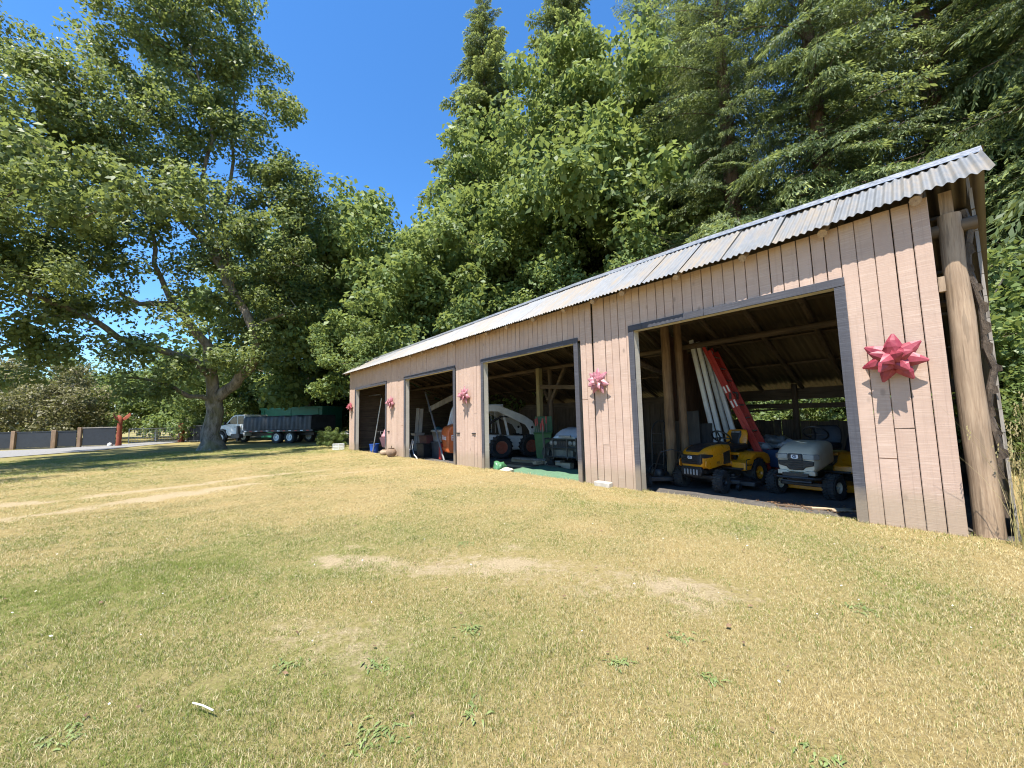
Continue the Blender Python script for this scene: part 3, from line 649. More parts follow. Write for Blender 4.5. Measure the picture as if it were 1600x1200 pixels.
def leaves_at(C, R, per, size, rng, flat=.75):
    """C (n,3) clump centres, R (n,) radii -> leaf quads (folded rhombs) and tint"""
    n = len(C); cnt = np.maximum(20, (per*rng.uniform(.7, 1.3, n)).astype(int)); idx = np.repeat(np.arange(n), cnt); m = len(idx)
    d = rng.normal(size=(m, 3)); d /= np.linalg.norm(d, axis=1)[:, None]; r = rng.uniform(0, 1, m)**.45
    P = C[idx] + d*(r*R[idx])[:, None]*np.array([1, 1, flat])
    nrm = rng.normal(size=(m, 3))*.75 + np.array([0, -.25, .6]) + d*.8; nrm /= np.linalg.norm(nrm, axis=1)[:, None]
    a = np.cross(nrm, rng.normal(size=(m, 3))); a /= np.linalg.norm(a, axis=1)[:, None]; b = np.cross(nrm, a)
    s = size*rng.uniform(.6, 1.35, m)[:, None]
    V = np.stack([P - a*s*.5, P + b*s*.33 + a*s*.08 + nrm*s*.12, P + a*s*.55 - nrm*s*.08, P - b*s*.33 + a*s*.08 + nrm*s*.12], 1)
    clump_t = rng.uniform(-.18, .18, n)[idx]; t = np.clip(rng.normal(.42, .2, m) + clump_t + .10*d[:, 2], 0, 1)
    return V.reshape(-1, 3), np.arange(m*4).reshape(m, 4), np.repeat(t, 4)
def grow(rng, nodes, parent, targets, step=.75):
    """join every clump to the nearest limb with a crooked branch"""
    nodes = [np.array(p, float) for p in nodes]; parent = list(parent); tips = []
    base = np.array(nodes[0]); order = np.argsort([np.min([np.linalg.norm(t-q) for q in nodes]) for t in targets])
    for ti in order:
        t = targets[ti]; A = np.array(nodes); dv = t-A; dist = np.linalg.norm(dv, axis=1)
        cost = dist + .8*np.maximum(0, -dv[:, 2]) + 1.2*(A[:, 2] < base[2]+1.2)
        j = int(np.argmin(cost)); L_ = dist[j]; k = max(1, int(L_/step)); prev = j; s = nodes[j]
        side = rng.normal(size=3)*.10*L_
        for q in range(1, k+1):
            f = q/k; p = s + (t-s)*f + side*math.sin(f*math.pi) + np.array([0, 0, .12*L_*math.sin(f*math.pi)]) + (rng.normal(size=3)*.06 if q < k else 0)
            nodes.append(p); parent.append(prev); prev = len(nodes)-1
        tips.append(prev)
    return np.array(nodes), parent
def tubes(nodes, parent, r_tip, expo, fixed=None, min_r=.0, sides=7):
    n = len(nodes); kids = [[] for _ in range(n)]
    for i, p in enumerate(parent):
        if p >= 0: kids[p].append(i)
    rad = np.full(n, r_tip)
    for i in range(n-1, -1, -1):
        if kids[i]: rad[i] = max(rad[i], sum(rad[k]**expo for k in kids[i])**(1/expo))
        if fixed and i in fixed: rad[i] = max(fixed[i]*.8, min(rad[i], fixed[i]*1.1))
    V, F = [], []; done = [False]*n; starts = [(0, -1)]
    while starts:
        i, frm = starts.pop(); path = ([frm] if frm >= 0 else []) + [i]
        while kids[i]:
            k = max(kids[i], key=lambda q: rad[q]); starts += [(q, i) for q in kids[i] if q != k]; path.append(k); i = k
        if len(path) < 2: continue
        P = nodes[path]; R = rad[path].copy()
        if frm >= 0: R[0] = R[1]
        if R.max() < min_r: continue
        T = np.gradient(P, axis=0); T /= np.linalg.norm(T, axis=1)[:, None]+1e-9
        ref = np.array([1., 0, 0]) if abs(T[0][0]) < .8 else np.array([0, 1., 0]); b0 = len(V); sd = sides if R.max() > .08 else (5 if R.max() > .03 else 3)
        for q in range(len(P)):
            a = ref - T[q]*ref.dot(T[q]); a /= np.linalg.norm(a)+1e-9; ref = a; b = np.cross(T[q], a)
            for s in range(sd): th = 2*math.pi*s/sd; V.append(P[q] + (a*math.cos(th)+b*math.sin(th))*R[q])
        for q in range(len(P)-1):
            for s in range(sd): F.append((b0+q*sd+s, b0+q*sd+(s+1) % sd, b0+(q+1)*sd+(s+1) % sd, b0+(q+1)*sd+s))
    return np.array(V), np.array(F)

def blob_targets(rng, blobs, dens, rmin, rmax):
    C, R = [], []
    for (x, y, z, r) in blobs:
        n = max(3, int(dens*r*r))
        d = rng.normal(size=(n, 3)); d /= np.linalg.norm(d, axis=1)[:, None]; q = rng.uniform(.25, 1, n)**.5
        C.append(np.array([x, y, z]) + d*(q*r*.95)[:, None]*np.array([1, 1, .8])); R.append(rng.uniform(rmin, rmax, n))
    return np.concatenate(C), np.concatenate(R)
OAK_LIMBS={
'trunk':[ (-16.38,21.10,-0.10),(-16.41,21.10,0.45),(-16.39,21.10,1.49),(-16.40,21.10,2.61) ],
'right':[ (-16.40,21.10,2.61),(-15.79,21.00,3.15),(-15.14,20.90,3.51),(-14.36,20.80,4.29),(-13.93,20.70,4.90),(-13.79,20.60,5.51),(-14.00,20.50,6.49),(-14.31,20.40,7.35),(-15.02,20.30,8.58),(-15.48,20.20,9.67),(-16.06,20.00,10.71),(-16.90,19.70,11.73),(-17.61,19.40,12.58),(-18.72,19.00,13.71) ],
'rtop':[ (-15.02,20.30,8.58),(-15.57,20.60,10.67),(-15.98,20.80,12.64),(-16.02,21.00,14.36),(-15.82,21.00,16.61),(-15.87,21.00,19.60),(-16.10,21.00,22.46) ],
'rup2':[ (-15.48,20.20,9.67),(-16.29,20.00,11.86),(-16.71,20.00,14.03),(-16.50,20.00,16.29),(-16.44,20.00,18.11),(-17.09,19.80,20.71),(-17.46,19.60,22.19) ],
'centre':[ (-16.40,21.10,2.61),(-16.34,20.80,3.92),(-16.31,20.40,5.61),(-16.60,20.00,6.19),(-16.91,19.60,6.95),(-17.29,19.20,7.56),(-17.86,18.80,7.48),(-18.20,18.40,7.34),(-18.67,18.00,7.64) ],
'cup':[ (-17.29,19.20,7.56),(-17.81,19.00,9.01),(-17.93,18.80,10.28),(-17.99,18.50,11.48),(-18.48,18.20,13.67),(-19.25,18.00,16.27) ],
'left':[ (-16.34,20.80,3.92),(-16.62,20.00,4.69),(-16.96,19.40,4.90),(-17.57,18.80,5.17),(-17.88,18.20,5.29),(-18.27,17.60,5.48),(-18.47,17.20,5.87),(-18.69,16.90,6.16),(-19.23,16.30,6.53),(-19.60,15.90,6.75),(-19.93,15.50,6.88),(-20.49,15.00,7.18),(-21.37,14.50,7.63) ],
'low':[ (-16.44,21.10,2.68),(-16.68,20.60,2.87),(-16.90,20.00,2.87),(-17.12,19.50,3.21),(-17.28,19.20,3.41),(-17.69,18.80,3.61),(-18.24,18.30,3.70) ],
'rbr':[ (-14.00,20.50,6.49),(-13.48,20.80,7.05),(-12.82,21.10,7.40),(-12.21,21.40,7.95) ],
'lup':[ (-19.93,15.50,6.88),(-20.31,16.00,8.78),(-20.26,16.50,11.09),(-20.48,17.00,13.89) ],
}
OAK_BLOBS=[ (-19.28,19.00,22.25,3.2),(-18.52,21.00,22.31,3.0),(-15.10,21.00,22.22,2.2),(-13.88,21.00,19.75,1.8),(-21.37,18.00,18.75,3.0),(-22.85,17.00,16.86,3.0),(-19.48,18.50,17.03,3.3),(-17.03,19.50,17.42,2.6),(-15.29,21.00,17.39,2.0),(-13.22,22.00,15.62,2.2),(-13.61,21.00,11.55,2.6),(-20.81,17.00,14.22,3.3),(-20.39,15.00,11.63,3.2),(-18.43,18.00,13.54,2.2),(-16.94,20.00,14.44,1.8),(-20.39,16.00,9.64,2.6),(-19.93,15.00,6.74,2.4),(-20.01,17.00,8.00,2.2),(-18.58,18.00,8.65,1.4),(-16.71,18.50,8.80,1.3),(-16.60,22.60,8.60,1.8),(-14.26,21.00,9.32,2.6),(-16.20,22.80,6.60,1.5),(-15.54,18.50,4.59,1.6),(-17.39,18.50,4.32,1.6),(-18.27,17.50,4.95,1.4),(-18.92,16.00,5.24,1.8),(-19.71,15.00,4.40,1.8),(-12.68,22.00,10.04,2.2),(-18.70,19.00,24.14,3.0),(-17.09,20.00,24.88,2.6),(-16.84,20.00,27.31,2.5),(-20.63,19.00,26.92,3.0),(-22.74,15.00,13.94,4.0),(-21.17,14.00,7.93,3.6),(-27.55,17.00,20.65,4.0),(-13.38,22.00,8.12,2.0),(-18.09,19.00,2.81,1.2),(-14.63,21.00,14.63,2.0),(-13.5,13.4,9.2,1.8),(-15,12.4,9.8,1.9),(-12.4,15.0,10.6,1.5),(-17.54,18.50,12.14,1.6),(-19.09,17.00,11.34,2.0),(-16.70,19.50,10.92,1.5),(-16.17,20.00,12.95,1.7),(-18.95,16.50,8.97,1.5),(-17.98,18.00,11.38,0.9),(-15.42,20.50,11.36,1.8),(-16.27,18.50,6.52,1.2),(-18.18,17.00,6.76,1.2),(-14.10,20.00,4.80,1.3),(-13.42,21.00,5.65,1.5),(-13.29,21.50,14.91,2.2),(-16.26,20.50,22.57,1.8),(-15.57,21.00,24.31,1.6),(-17.69,19.00,18.49,2.4),(-16.49,20.50,19.38,1.8),(-20.56,18.00,16.64,2.4),(-12.29,22.50,13.85,2.0) ]
LIMB_R = {'trunk': (.62, .44), 'right': (.36, .08), 'rtop': (.17, .05), 'rup2': (.15, .04), 'centre': (.33, .10), 'cup': (.15, .05), 'left': (.23, .07), 'low': (.17, .05), 'rbr': (.12, .04), 'lup': (.11, .04)}
def hero_oak():
    rng = np.random.default_rng(5); base = np.array([-16.39, 21.10, 0.0]); nodes, par, fixed = [], [], {}
    for k, pts in OAK_LIMBS.items():
        pts = [np.array(p)-base for p in pts]; r0, r1 = LIMB_R[k]
        if not nodes: prev = -1
        else: prev = int(np.argmin([np.linalg.norm(pts[0]-q) for q in nodes])); pts = pts[1:]
        for i, p in enumerate(pts):
            q0 = nodes[prev] if prev >= 0 else None
            if q0 is not None and np.linalg.norm(p-q0) > 1.0:
                m = (p+q0)/2 + rng.normal(size=3)*.08; nodes.append(m); par.append(prev); prev = len(nodes)-1; fixed[prev] = r0+(r1-r0)*i/max(1, len(pts)-.5)
            nodes.append(p); par.append(prev); prev = len(nodes)-1; fixed[prev] = r0+(r1-r0)*(i+.5)/len(pts)
    fixed[0] = .95; fixed[1] = .62
    C, R = blob_targets(rng, [(x-base[0], y-base[1], z, r) for x, y, z, r in OAK_BLOBS], 2.5, .55, 1.0)
    C = C[C[:, 2] > 2.3]; R = R[:len(C)]
    N_, P_ = grow(rng, nodes, par, C); V, F = tubes(N_, P_, .011, 2.35, fixed, sides=12)
    root = thing('oak_tree', 'big spreading oak with crooked mossy limbs standing on the lawn', 'tree', tuple(base))
    link(bpy.data.objects.new('trunk', np_mesh('trunk', V, F, [M_BARK], smooth=True)), root)
    V, F, T = leaves_at(C, R*1.05, 170, .19, rng, .8); cr = link(bpy.data.objects.new('crown', np_mesh('crown', V, F, [M_OAKLEAF], {'tint': T})), root); cr['kind'] = 'stuff'
    return root
hero_oak()

def decid(name, seed, blobs, trunk, dens, rmin, rmax, per, leaf, mat, tr=.3, barkm=M_BARK):
    """prototype: trunk and crown meshes, base at the origin"""
    rng = np.random.default_rng(seed); n = len(trunk); C, R = blob_targets(rng, blobs, dens, rmin, rmax)
    N_, P_ = grow(rng, trunk, list(range(-1, n-1)), C, 1.0); V, F = tubes(N_, P_, .014, 2.4, {i: tr*(1-.75*i/n) for i in range(n)}, .016)
    V2, F2, T2 = leaves_at(C, R, per, leaf, rng)
    return (np_mesh('trunk', V, F, [barkm], smooth=True), np_mesh('crown', V2, F2, [mat], {'tint': T2}))
def stand(name, proto, loc, rz, sc, label, cat='tree', group=None):
    o = thing(name, label, cat, loc, rz, group); o.scale = sc if isinstance(sc, tuple) else (sc,)*3
    link(bpy.data.objects.new('trunk', proto[0]), o); c = link(bpy.data.objects.new('crown', proto[1]), o); c['kind'] = 'stuff'; return o
tall_blobs = [(0,0,17.5,2.4),(1.2,.6,15,2.8),(-1.4,-.6,14,3),(2.2,-1.4,12,3),(-2.6,1,11,3.2),(.4,2.4,11.5,3),(0,-2.6,10,3.2),(3,1.4,8.5,3),(-3.2,-1.2,7.5,3),(-.6,2.8,7.5,3),(1.4,-3,6.5,3),(2.8,-.4,5,2.4),(-2.4,1.4,4.4,2.4),(0,0,5,2.4),(-1.4,-2.4,3.6,2.0),(1.2,2.2,3.4,2)]
PR_TALL = decid('tall', 21, tall_blobs, [(0,0,-.1),(0,.05,2),(.1,0,4.5),(0,.1,7),(-.1,0,9.5),(.1,0,12),(0,0,15)], 1.35, .75, 1.35, 230, .26, M_MAPLE)
rb = [(0,0,10,2.6),(2,.8,8.6,2.6),(-2,-.8,8.4,2.7),(.4,-2.2,8,2.6),(-.6,2.2,7.8,2.6),(3.2,-1,6.2,2.6),(-3.2,1,6,2.6),(1.2,3,5.4,2.5),(-1.2,-3,5.2,2.5),(0,0,6,2.6),(2.6,-2.4,3.8,2.1),(-2.8,-1.6,3.6,2.1),(2,2.2,3.2,2),(-1.8,2.6,3,2),(0,-2.6,2.6,1.8)]
PR_ROUND = decid('round', 22, rb, [(0,0,-.1),(.05,.05,1.2),(.1,-.1,2.6),(-.1,.1,4.2),(0,0,6),(.1,0,8)], 1.6, .65, 1.15, 220, .23, M_MAPLE)
sb = [(0,0,3.2,1.5),(1.3,.4,2.6,1.4),(-1.3,-.3,2.5,1.4),(.3,1.3,2.2,1.3),(-.3,-1.3,2.1,1.3),(1.8,-.8,1.3,1.2),(-1.9,.8,1.3,1.2),(.8,1.9,1.1,1.1),(-.8,-1.9,1.1,1.1),(0,0,1.2,1.3)]
PR_HIGH = decid('high', 25, [b for b in rb if b[2] > 5], [(0,0,-.1),(.05,.05,1.2),(.1,-.1,2.6),(-.1,.1,4.2),(0,0,6),(.1,0,8)], 1.9, .55, 1.0, 190, .2, M_MAPLE, .2)
PR_SHRUB = decid('shrub', 23, sb, [(0,0,-.1),(.05,0,.6),(0,.05,1.4),(0,0,2.4)], 4.2, .4, .75, 230, .14, M_SHRUB, .11)
PR_TAWNY = decid('tawny', 24, sb, [(0,0,-.1),(.05,0,.6),(0,.05,1.4),(0,0,2.4)], 4.2, .4, .8, 210, .12, M_TAWNY, .13)

def bough(rng, nseg=24, ws=1.0):
    """one fir bough, unit length along +x: drooping axis, side twigs, short needle-covered sprays"""
    Q, T = [], []
    def spray(p, d, ln, w, up, t):
        s = np.cross(d, up); s /= np.linalg.norm(s)+1e-9
        w = w*ws; ln = ln*(.5+.5*ws); Q.append([p - s*w*.35, p + d*ln*.55 - s*w, p + d*ln, p + d*ln*.55 + s*w]); T.append(t)
    for k in range(nseg):
        s = (k+.6)/nseg; ax = np.array([s, .03*math.sin(s*5), -.22*s*s + .04*math.sin(s*3)])
        for sg in (-1, 1):
            tl = (.40*(1-s)**.85+.06)*rng.uniform(.7, 1.15)*min(1, .35+s*3); ang = rng.uniform(.75, 1.15); d = np.array([math.cos(ang), sg*math.sin(ang), rng.uniform(-.18, .10)])
            m = max(2, int(tl/.023))
            for j in range(m):
                f = (j+.5)/m; p = ax + d*tl*f + np.array([0, 0, -.28*tl*f*f]) + rng.normal(size=3)*.006
                for e in (-1, 1):
                    a2 = rng.uniform(.4, 1.0)*e; dd = np.array([d[0]*math.cos(a2)-d[1]*math.sin(a2), d[0]*math.sin(a2)+d[1]*math.cos(a2), -.25-rng.uniform(0, 1.1)]) + rng.normal(size=3)*.25; dd /= np.linalg.norm(dd)
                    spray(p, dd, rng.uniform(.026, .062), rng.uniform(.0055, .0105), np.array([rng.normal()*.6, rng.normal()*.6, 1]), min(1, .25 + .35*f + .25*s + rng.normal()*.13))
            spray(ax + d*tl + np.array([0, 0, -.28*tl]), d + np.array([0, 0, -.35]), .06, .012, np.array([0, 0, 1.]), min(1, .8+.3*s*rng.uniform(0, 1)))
    return np.array(Q), np.array(T)
def fir(seed, height, lmax, z0, tr, nb, ws=1.0):
    rng = np.random.default_rng(seed); kinds = [bough(rng, 24, ws) for _ in range(4)]; VV, TT = [], []; nodes = []; F_ax = []; V_ax = []
    for k in range(nb):
        f = (k+rng.uniform(0, 1))/nb; z = z0 + (height-z0)*f**1.05; ln = lmax*(1-f)**.62*rng.uniform(.45, 1.2) + .45
        az = k*2.399963 + rng.uniform(-.35, .35); Q, T = kinds[k % 4]; tilt = .56*f - .22 + rng.uniform(-.30, .2)
        ro = rng.uniform(-.55, .55); Q = Q*np.array([ln, ln*rng.uniform(.7, 1.2), ln*rng.uniform(.9, 1.9)]); Q = np.stack([Q[..., 0], Q[..., 1]*math.cos(ro)-Q[..., 2]*math.sin(ro)*.4, Q[..., 2]+Q[..., 1]*math.sin(ro)], -1)
        c, s = math.cos(tilt), math.sin(tilt); X = Q[..., 0]*c - Q[..., 2]*s; Z = Q[..., 0]*s + Q[..., 2]*c; Y = Q[..., 1]
        ca, sa = math.cos(az), math.sin(az); VV.append(np.stack([X*ca-Y*sa, X*sa+Y*ca, Z+z], -1)); TT.append(np.clip(T + rng.uniform(-.15, .12), 0, 1))
        pts = []
        for q in (0, .3, .6, .95):
            x, zz = q*ln, (-.22*q*q + .04*math.sin(q*3))*ln; pts.append((( x*c-zz*s)*ca, (x*c-zz*s)*sa, x*s+zz*c+z))
        b0 = len(V_ax)
        for i, p in enumerate(pts):
            r = (.045-.012*i)*(.35+ln/lmax*.65)
            for a in range(3): V_ax.append((p[0]-sa*r*math.cos(2.094*a), p[1]+ca*r*math.cos(2.094*a), p[2]+r*math.sin(2.094*a)))
        for i in range(3):
            for a in range(3): F_ax.append((b0+i*3+a, b0+i*3+(a+1) % 3, b0+(i+1)*3+(a+1) % 3, b0+(i+1)*3+a))
    Qa = np.concatenate(VV); Ta = np.concatenate(TT); V = Qa.reshape(-1, 3); F = np.arange(len(V)).reshape(-1, 4)
    n = 14; b0 = len(V_ax)
    for i in range(9):
        t = i/8; z = -.2 + (height+.2)*t; r = tr*(1-t)**.8 + .02 + (.18*tr if i == 0 else 0)
        for a in range(n): th = 2*math.pi*a/n; V_ax.append((r*math.cos(th)*(1+.06*math.sin(3*th+i)), r*math.sin(th)*(1+.06*math.sin(3*th+i)), z))
    for i in range(8):
        for a in range(n): F_ax.append((b0+i*n+a, b0+i*n+(a+1) % n, b0+(i+1)*n+(a+1) % n, b0+(i+1)*n+a))
    return (np_mesh('trunk', np.array(V_ax), np.array(F_ax), [M_FIRBARK], smooth=True), np_mesh('crown', V, F, [M_NEEDLE], {'tint': np.repeat(Ta, 4)}))
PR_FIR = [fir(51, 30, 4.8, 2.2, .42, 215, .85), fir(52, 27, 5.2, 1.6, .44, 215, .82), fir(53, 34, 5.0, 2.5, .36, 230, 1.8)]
print('needles', len(PR_FIR[0][1].polygons), 'leaves', len(PR_TALL[1].polygons), len(PR_ROUND[1].polygons), len(PR_SHRUB[1].polygons), len(bpy.data.objects['crown'].data.polygons))

GB = 'broadleaf trees behind the barn'; GF = 'tall firs behind the barn'
# broadleaf trees behind the barn, left to right
for i, (x, y, pr, h, rz, lab) in enumerate([
    (-17.5, 33, PR_ROUND, 1.75, .3, 'round leafy tree rising between the oak and the barn roof'),
    (-11.5, 28.5, PR_ROUND, 1.58, 1.9, 'leafy tree above the far end of the barn, beside the sky gap'),
    (-7.0, 27, PR_ROUND, 1.38, 3.2, 'leafy tree behind the far barn openings, below the blue sky'),
    (-3.6, 23.5, PR_ROUND, 1.16, 4.4, 'bushy tree close behind the barn roof, centre of the row'),
    (-1.4, 27, PR_TALL, (1.3, 1.3, 1.2), 2.2, 'tall broadleaf tree right of the sky gap, in front of the fir spire'),
    (3.6, 24.5, PR_TALL, (1.45, 1.45, 1.36), 4.0, 'tallest broadleaf tree in the middle of the row behind the barn'),
    (1.6, 21.0, PR_ROUND, .86, 5.3, 'low leafy tree just over the barn ridge in the middle'),
    (7.8, 23, PR_TALL, (1.3, 1.3, 1.35), 1.2, 'tall broadleaf tree just left of the dense fir'),
    (7.2, 19.5, PR_ROUND, .90, .8, 'leafy tree over the barn roof at the foot of the firs'),
    (-8.2, 22.6, PR_HIGH, .78, 2.0, 'small tree leaning over the far end of the roof'),
    (-14.5, 38, PR_TALL, 1.02, .4, 'tall pale tree far behind the parked truck')]):
    stand('broadleaf_tree', pr, (x, y, 0), rz, h, lab, 'tree', GB)
for i, (x, y, k, sc, rz, lab) in enumerate([
    (-1.8, 31, 2, (1.25, 1.25, 1.13), .5, 'fir with its pointed top against the blue sky'),
    (5.0, 28, 2, (1.25, 1.25, 1.16), 2.0, 'fir right of the pointed one, its top cut off by the frame'),
    (9.6, 23, 0, 1.10, 3.1, 'dense fir left of the big trunk, above the middle of the roof'),
    (10.9, 17.8, 1, 1.10, 4.2, 'fir with bright hanging boughs above the near opening'),
    (13.3, 15.4, 0, 1.02, 5.4, 'fir with a thick trunk showing above the near end of the roof'),
    (16.9, 14.2, 1, 1.05, .9, 'dark fir right of the thick trunk, behind the roof end'),
    (19.8, 12.2, 0, 1.08, 1.7, 'fir with light green boughs in the upper right corner'),
    (16.6, 9.6, 1, .95, 2.6, 'fir at the right edge, behind the tall dry grass'),
    (25, 17, 2, 1.0, 3.6, 'shaded fir deep behind the right end of the barn'),
    (14, 27, 2, 1.0, 3.9, 'shaded fir in the second row behind the near opening'),
    (21, 22, 1, 1.1, 5.0, 'shaded fir in the second row behind the thick trunk'),
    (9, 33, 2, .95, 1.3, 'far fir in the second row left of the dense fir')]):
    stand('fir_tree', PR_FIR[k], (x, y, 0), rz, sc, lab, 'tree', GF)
# the neighbour whose crown shades the lawn from beyond the left edge
PR_NEAR = decid('near', 26, [(x*1.2, y*1.2, z*1.12, r*1.2) for x, y, z, r in rb if z > 5], [(0,0,-.1),(.05,.05,1.4),(.1,-.1,3),(-.1,.1,5),(0,0,7),(.1,0,9)], 1.7, .55, 1.0, 260, .135, M_OAKLEAF, .35)
stand('oak_tree', PR_NEAR, (-19.8, 8.8, 0), 1.1, 1.0, 'oak beyond the left edge that shades the lawn', 'tree')
# shrubs and understorey
GS = 'shrubs along the back of the property'
for i, (x, y, sc, rz, pr, lab) in enumerate([
    (-47, 37, 1.9, .2, PR_SHRUB, 'green bush behind the fence at the left edge'), (-38, 31.5, 1.62, 1.4, PR_TAWNY, 'tawny grey-green thorn bush behind the fence posts'),
    (-42.5, 35, 1.9, 5.2, PR_TAWNY, 'tawny bush furthest left behind the dark fence panels'), (-36, 39, 2.0, 2.5, PR_SHRUB, 'dark green bush beyond the gate, left half'),
    (-31, 43, 2.1, 3.3, PR_SHRUB, 'green bush beyond the gate, right half'), (-27, 37.5, 1.9, 4.6, PR_SHRUB, 'green bush behind the right gate post'),
    (-24.5, 34.5, 1.7, .9, PR_SHRUB, 'green bush left of the truck cab behind the trunk'), (-19.5, 38, 2.0, 2.8, PR_SHRUB, 'green bush behind the truck cab'),
    (-14.5, 37.5, 1.9, 4.1, PR_SHRUB, 'green bush above the tarped truck bed'), (-10.5, 36, 1.8, 5.6, PR_SHRUB, 'green bush above the green container'),
    (-9.6, 20.6, .26, 3.6, PR_SHRUB, 'small leafy bush against the far corner of the barn'), 
    (10.3, 6.6, .62, 1.0, PR_SHRUB, 'shaded bush beyond the tall grass right of the barn'), (13.2, 8.5, 1.2, 2.2, PR_SHRUB, 'dark bush under the firs at the right edge'),
    (11, 12.2, .85, 4.9, PR_SHRUB, 'sunny bush seen through the gap in the rear wall'), (8.2, 15, .8, .5, PR_SHRUB, 'bush behind the rear wall of the near bay'), (14.5, 11.8, 1.0, 3, PR_SHRUB, 'bush behind the near rear corner of the barn'),
    (-52, 47, 2.6, 1.1, PR_SHRUB, 'far dark hedge tree at the left edge'), (-44, 50, 2.6, 2.1, PR_SHRUB, 'far dark hedge tree behind the tawny bushes'), (-36, 52, 2.5, .1, PR_SHRUB, 'far hedge tree in line with the carved post'), (-27, 52, 2.6, 5, PR_SHRUB, 'far hedge tree in line with the oak trunk'), (-60, 44, 2.6, 4, PR_SHRUB, 'far hedge tree beyond the left edge of the fence')]):
    stand('leafy_bush', pr, (x, y, 0), rz, sc, lab, 'bush', GS)
# ------------------------------------------------------------------ shared builders for machines
def rrect(x, hw, zb, zt, r, n=4, sk=0.0):
    """rounded-rectangle ring in the y-z plane at x"""
    pts = []
    for cy, cz, a0 in ((hw-r, zt-r, 0), (-(hw-r), zt-r, 90), (-(hw-r), zb+r, 180), (hw-r, zb+r, 270)):
        for k in range(n+1):
            a = math.radians(a0 + 90*k/n); pts.append((x + sk*(cz-zb), cy + r*math.cos(a), cz + r*math.sin(a)))
    return pts
def wheel(parent, x, y, z, R, w, rimR, tyre_m=M_TYRE, rim_m=M_STEEL, steer=0.0, lugs=18, lugd=.012, chev=False, dish=.3):
    wh = empty('wheel', (x, y, z), steer, parent)
    mb = MB(); h = w/2
    mb.lathe([(rimR, -h*.8), (R*.86, -h), (R*.97, -h*.78), (R, -h*.4), (R, h*.4), (R*.97, h*.78), (R*.86, h), (rimR, h*.8)], ax='y', n=28, cap=False)
    for k in range(lugs):
        a = 2*math.pi*k/lugs
        for sg in (-1, 1):
            if chev: p0, p1 = (a+.0, 0), (a+sg*0+.16, sg*h*.95)
            else: p0, p1 = (a+(.5*math.pi/lugs if sg > 0 else 0), sg*h*.12), (a+(.5*math.pi/lugs if sg > 0 else 0), sg*h*.9)
            q = [Vector((math.sin(t)*R*1.0, yy, math.cos(t)*R*1.0)) for t, yy in (p0, p1)]
            mb.bar(q[0], q[1], R*.11, lugd*2, up=(math.sin(a), 0, math.cos(a)))
    ty = mb.build('tyre', tyre_m, wh, smooth=True)
    mb = MB(); mb.lathe([(rimR*.25, -h*.75), (rimR*.9, -h*.75), (rimR*1.02, -h*.82), (rimR*1.02, h*.82), (rimR*.9, h*.75), (rimR*.75, h*dish), (rimR*.35, h*dish), (rimR*.25, h*.7), (.005, h*.72)], ax='y', n=22); mb.build('rim', rim_m, wh, smooth=True)
    return wh
def decal(text, size, mat, parent, loc, rot, ext=.002, name='lettering'):
    cu = bpy.data.curves.new(name, 'FONT'); cu.body = text; cu.size = size; cu.extrude = ext; cu.align_x = 'CENTER'; cu.align_y = 'CENTER'; cu.resolution_u = 2
    t = bpy.data.objects.new(name, cu); me = bpy.data.meshes.new_from_object(t); bpy.data.objects.remove(t); me.materials.append(mat)
    o = bpy.data.objects.new(name, me); o.location = loc; o.rotation_euler = rot; return link(o, parent)
def emblem(parent, x, z, s=1.0, tilt=0.0):
    mb = MB(); mb.prism([(-.05*s, -.022*s), (-.032*s, -.032*s), (.032*s, -.032*s), (.05*s, -.022*s), (.045*s, .028*s), (-.045*s, .028*s)], 0, .006, 'x')
    e = mb.build('emblem', M_TEXT, parent, loc=(x, 0, z), rot=(0, tilt, 0))
    pts = [(.0075, .026*s*math.cos(a), .017*s*math.sin(a)) for a in [math.radians(40+28*k) for k in range(11)]]
    mb = MB(); mb.tube(pts, .006*s, 6); mb.build('emblem_mark', M_BLUE, e); mb = MB(); mb.box((.008, .008*s, .002*s), (.004, .03*s, .008*s)); mb.build('emblem_mark', M_BLUE, e)

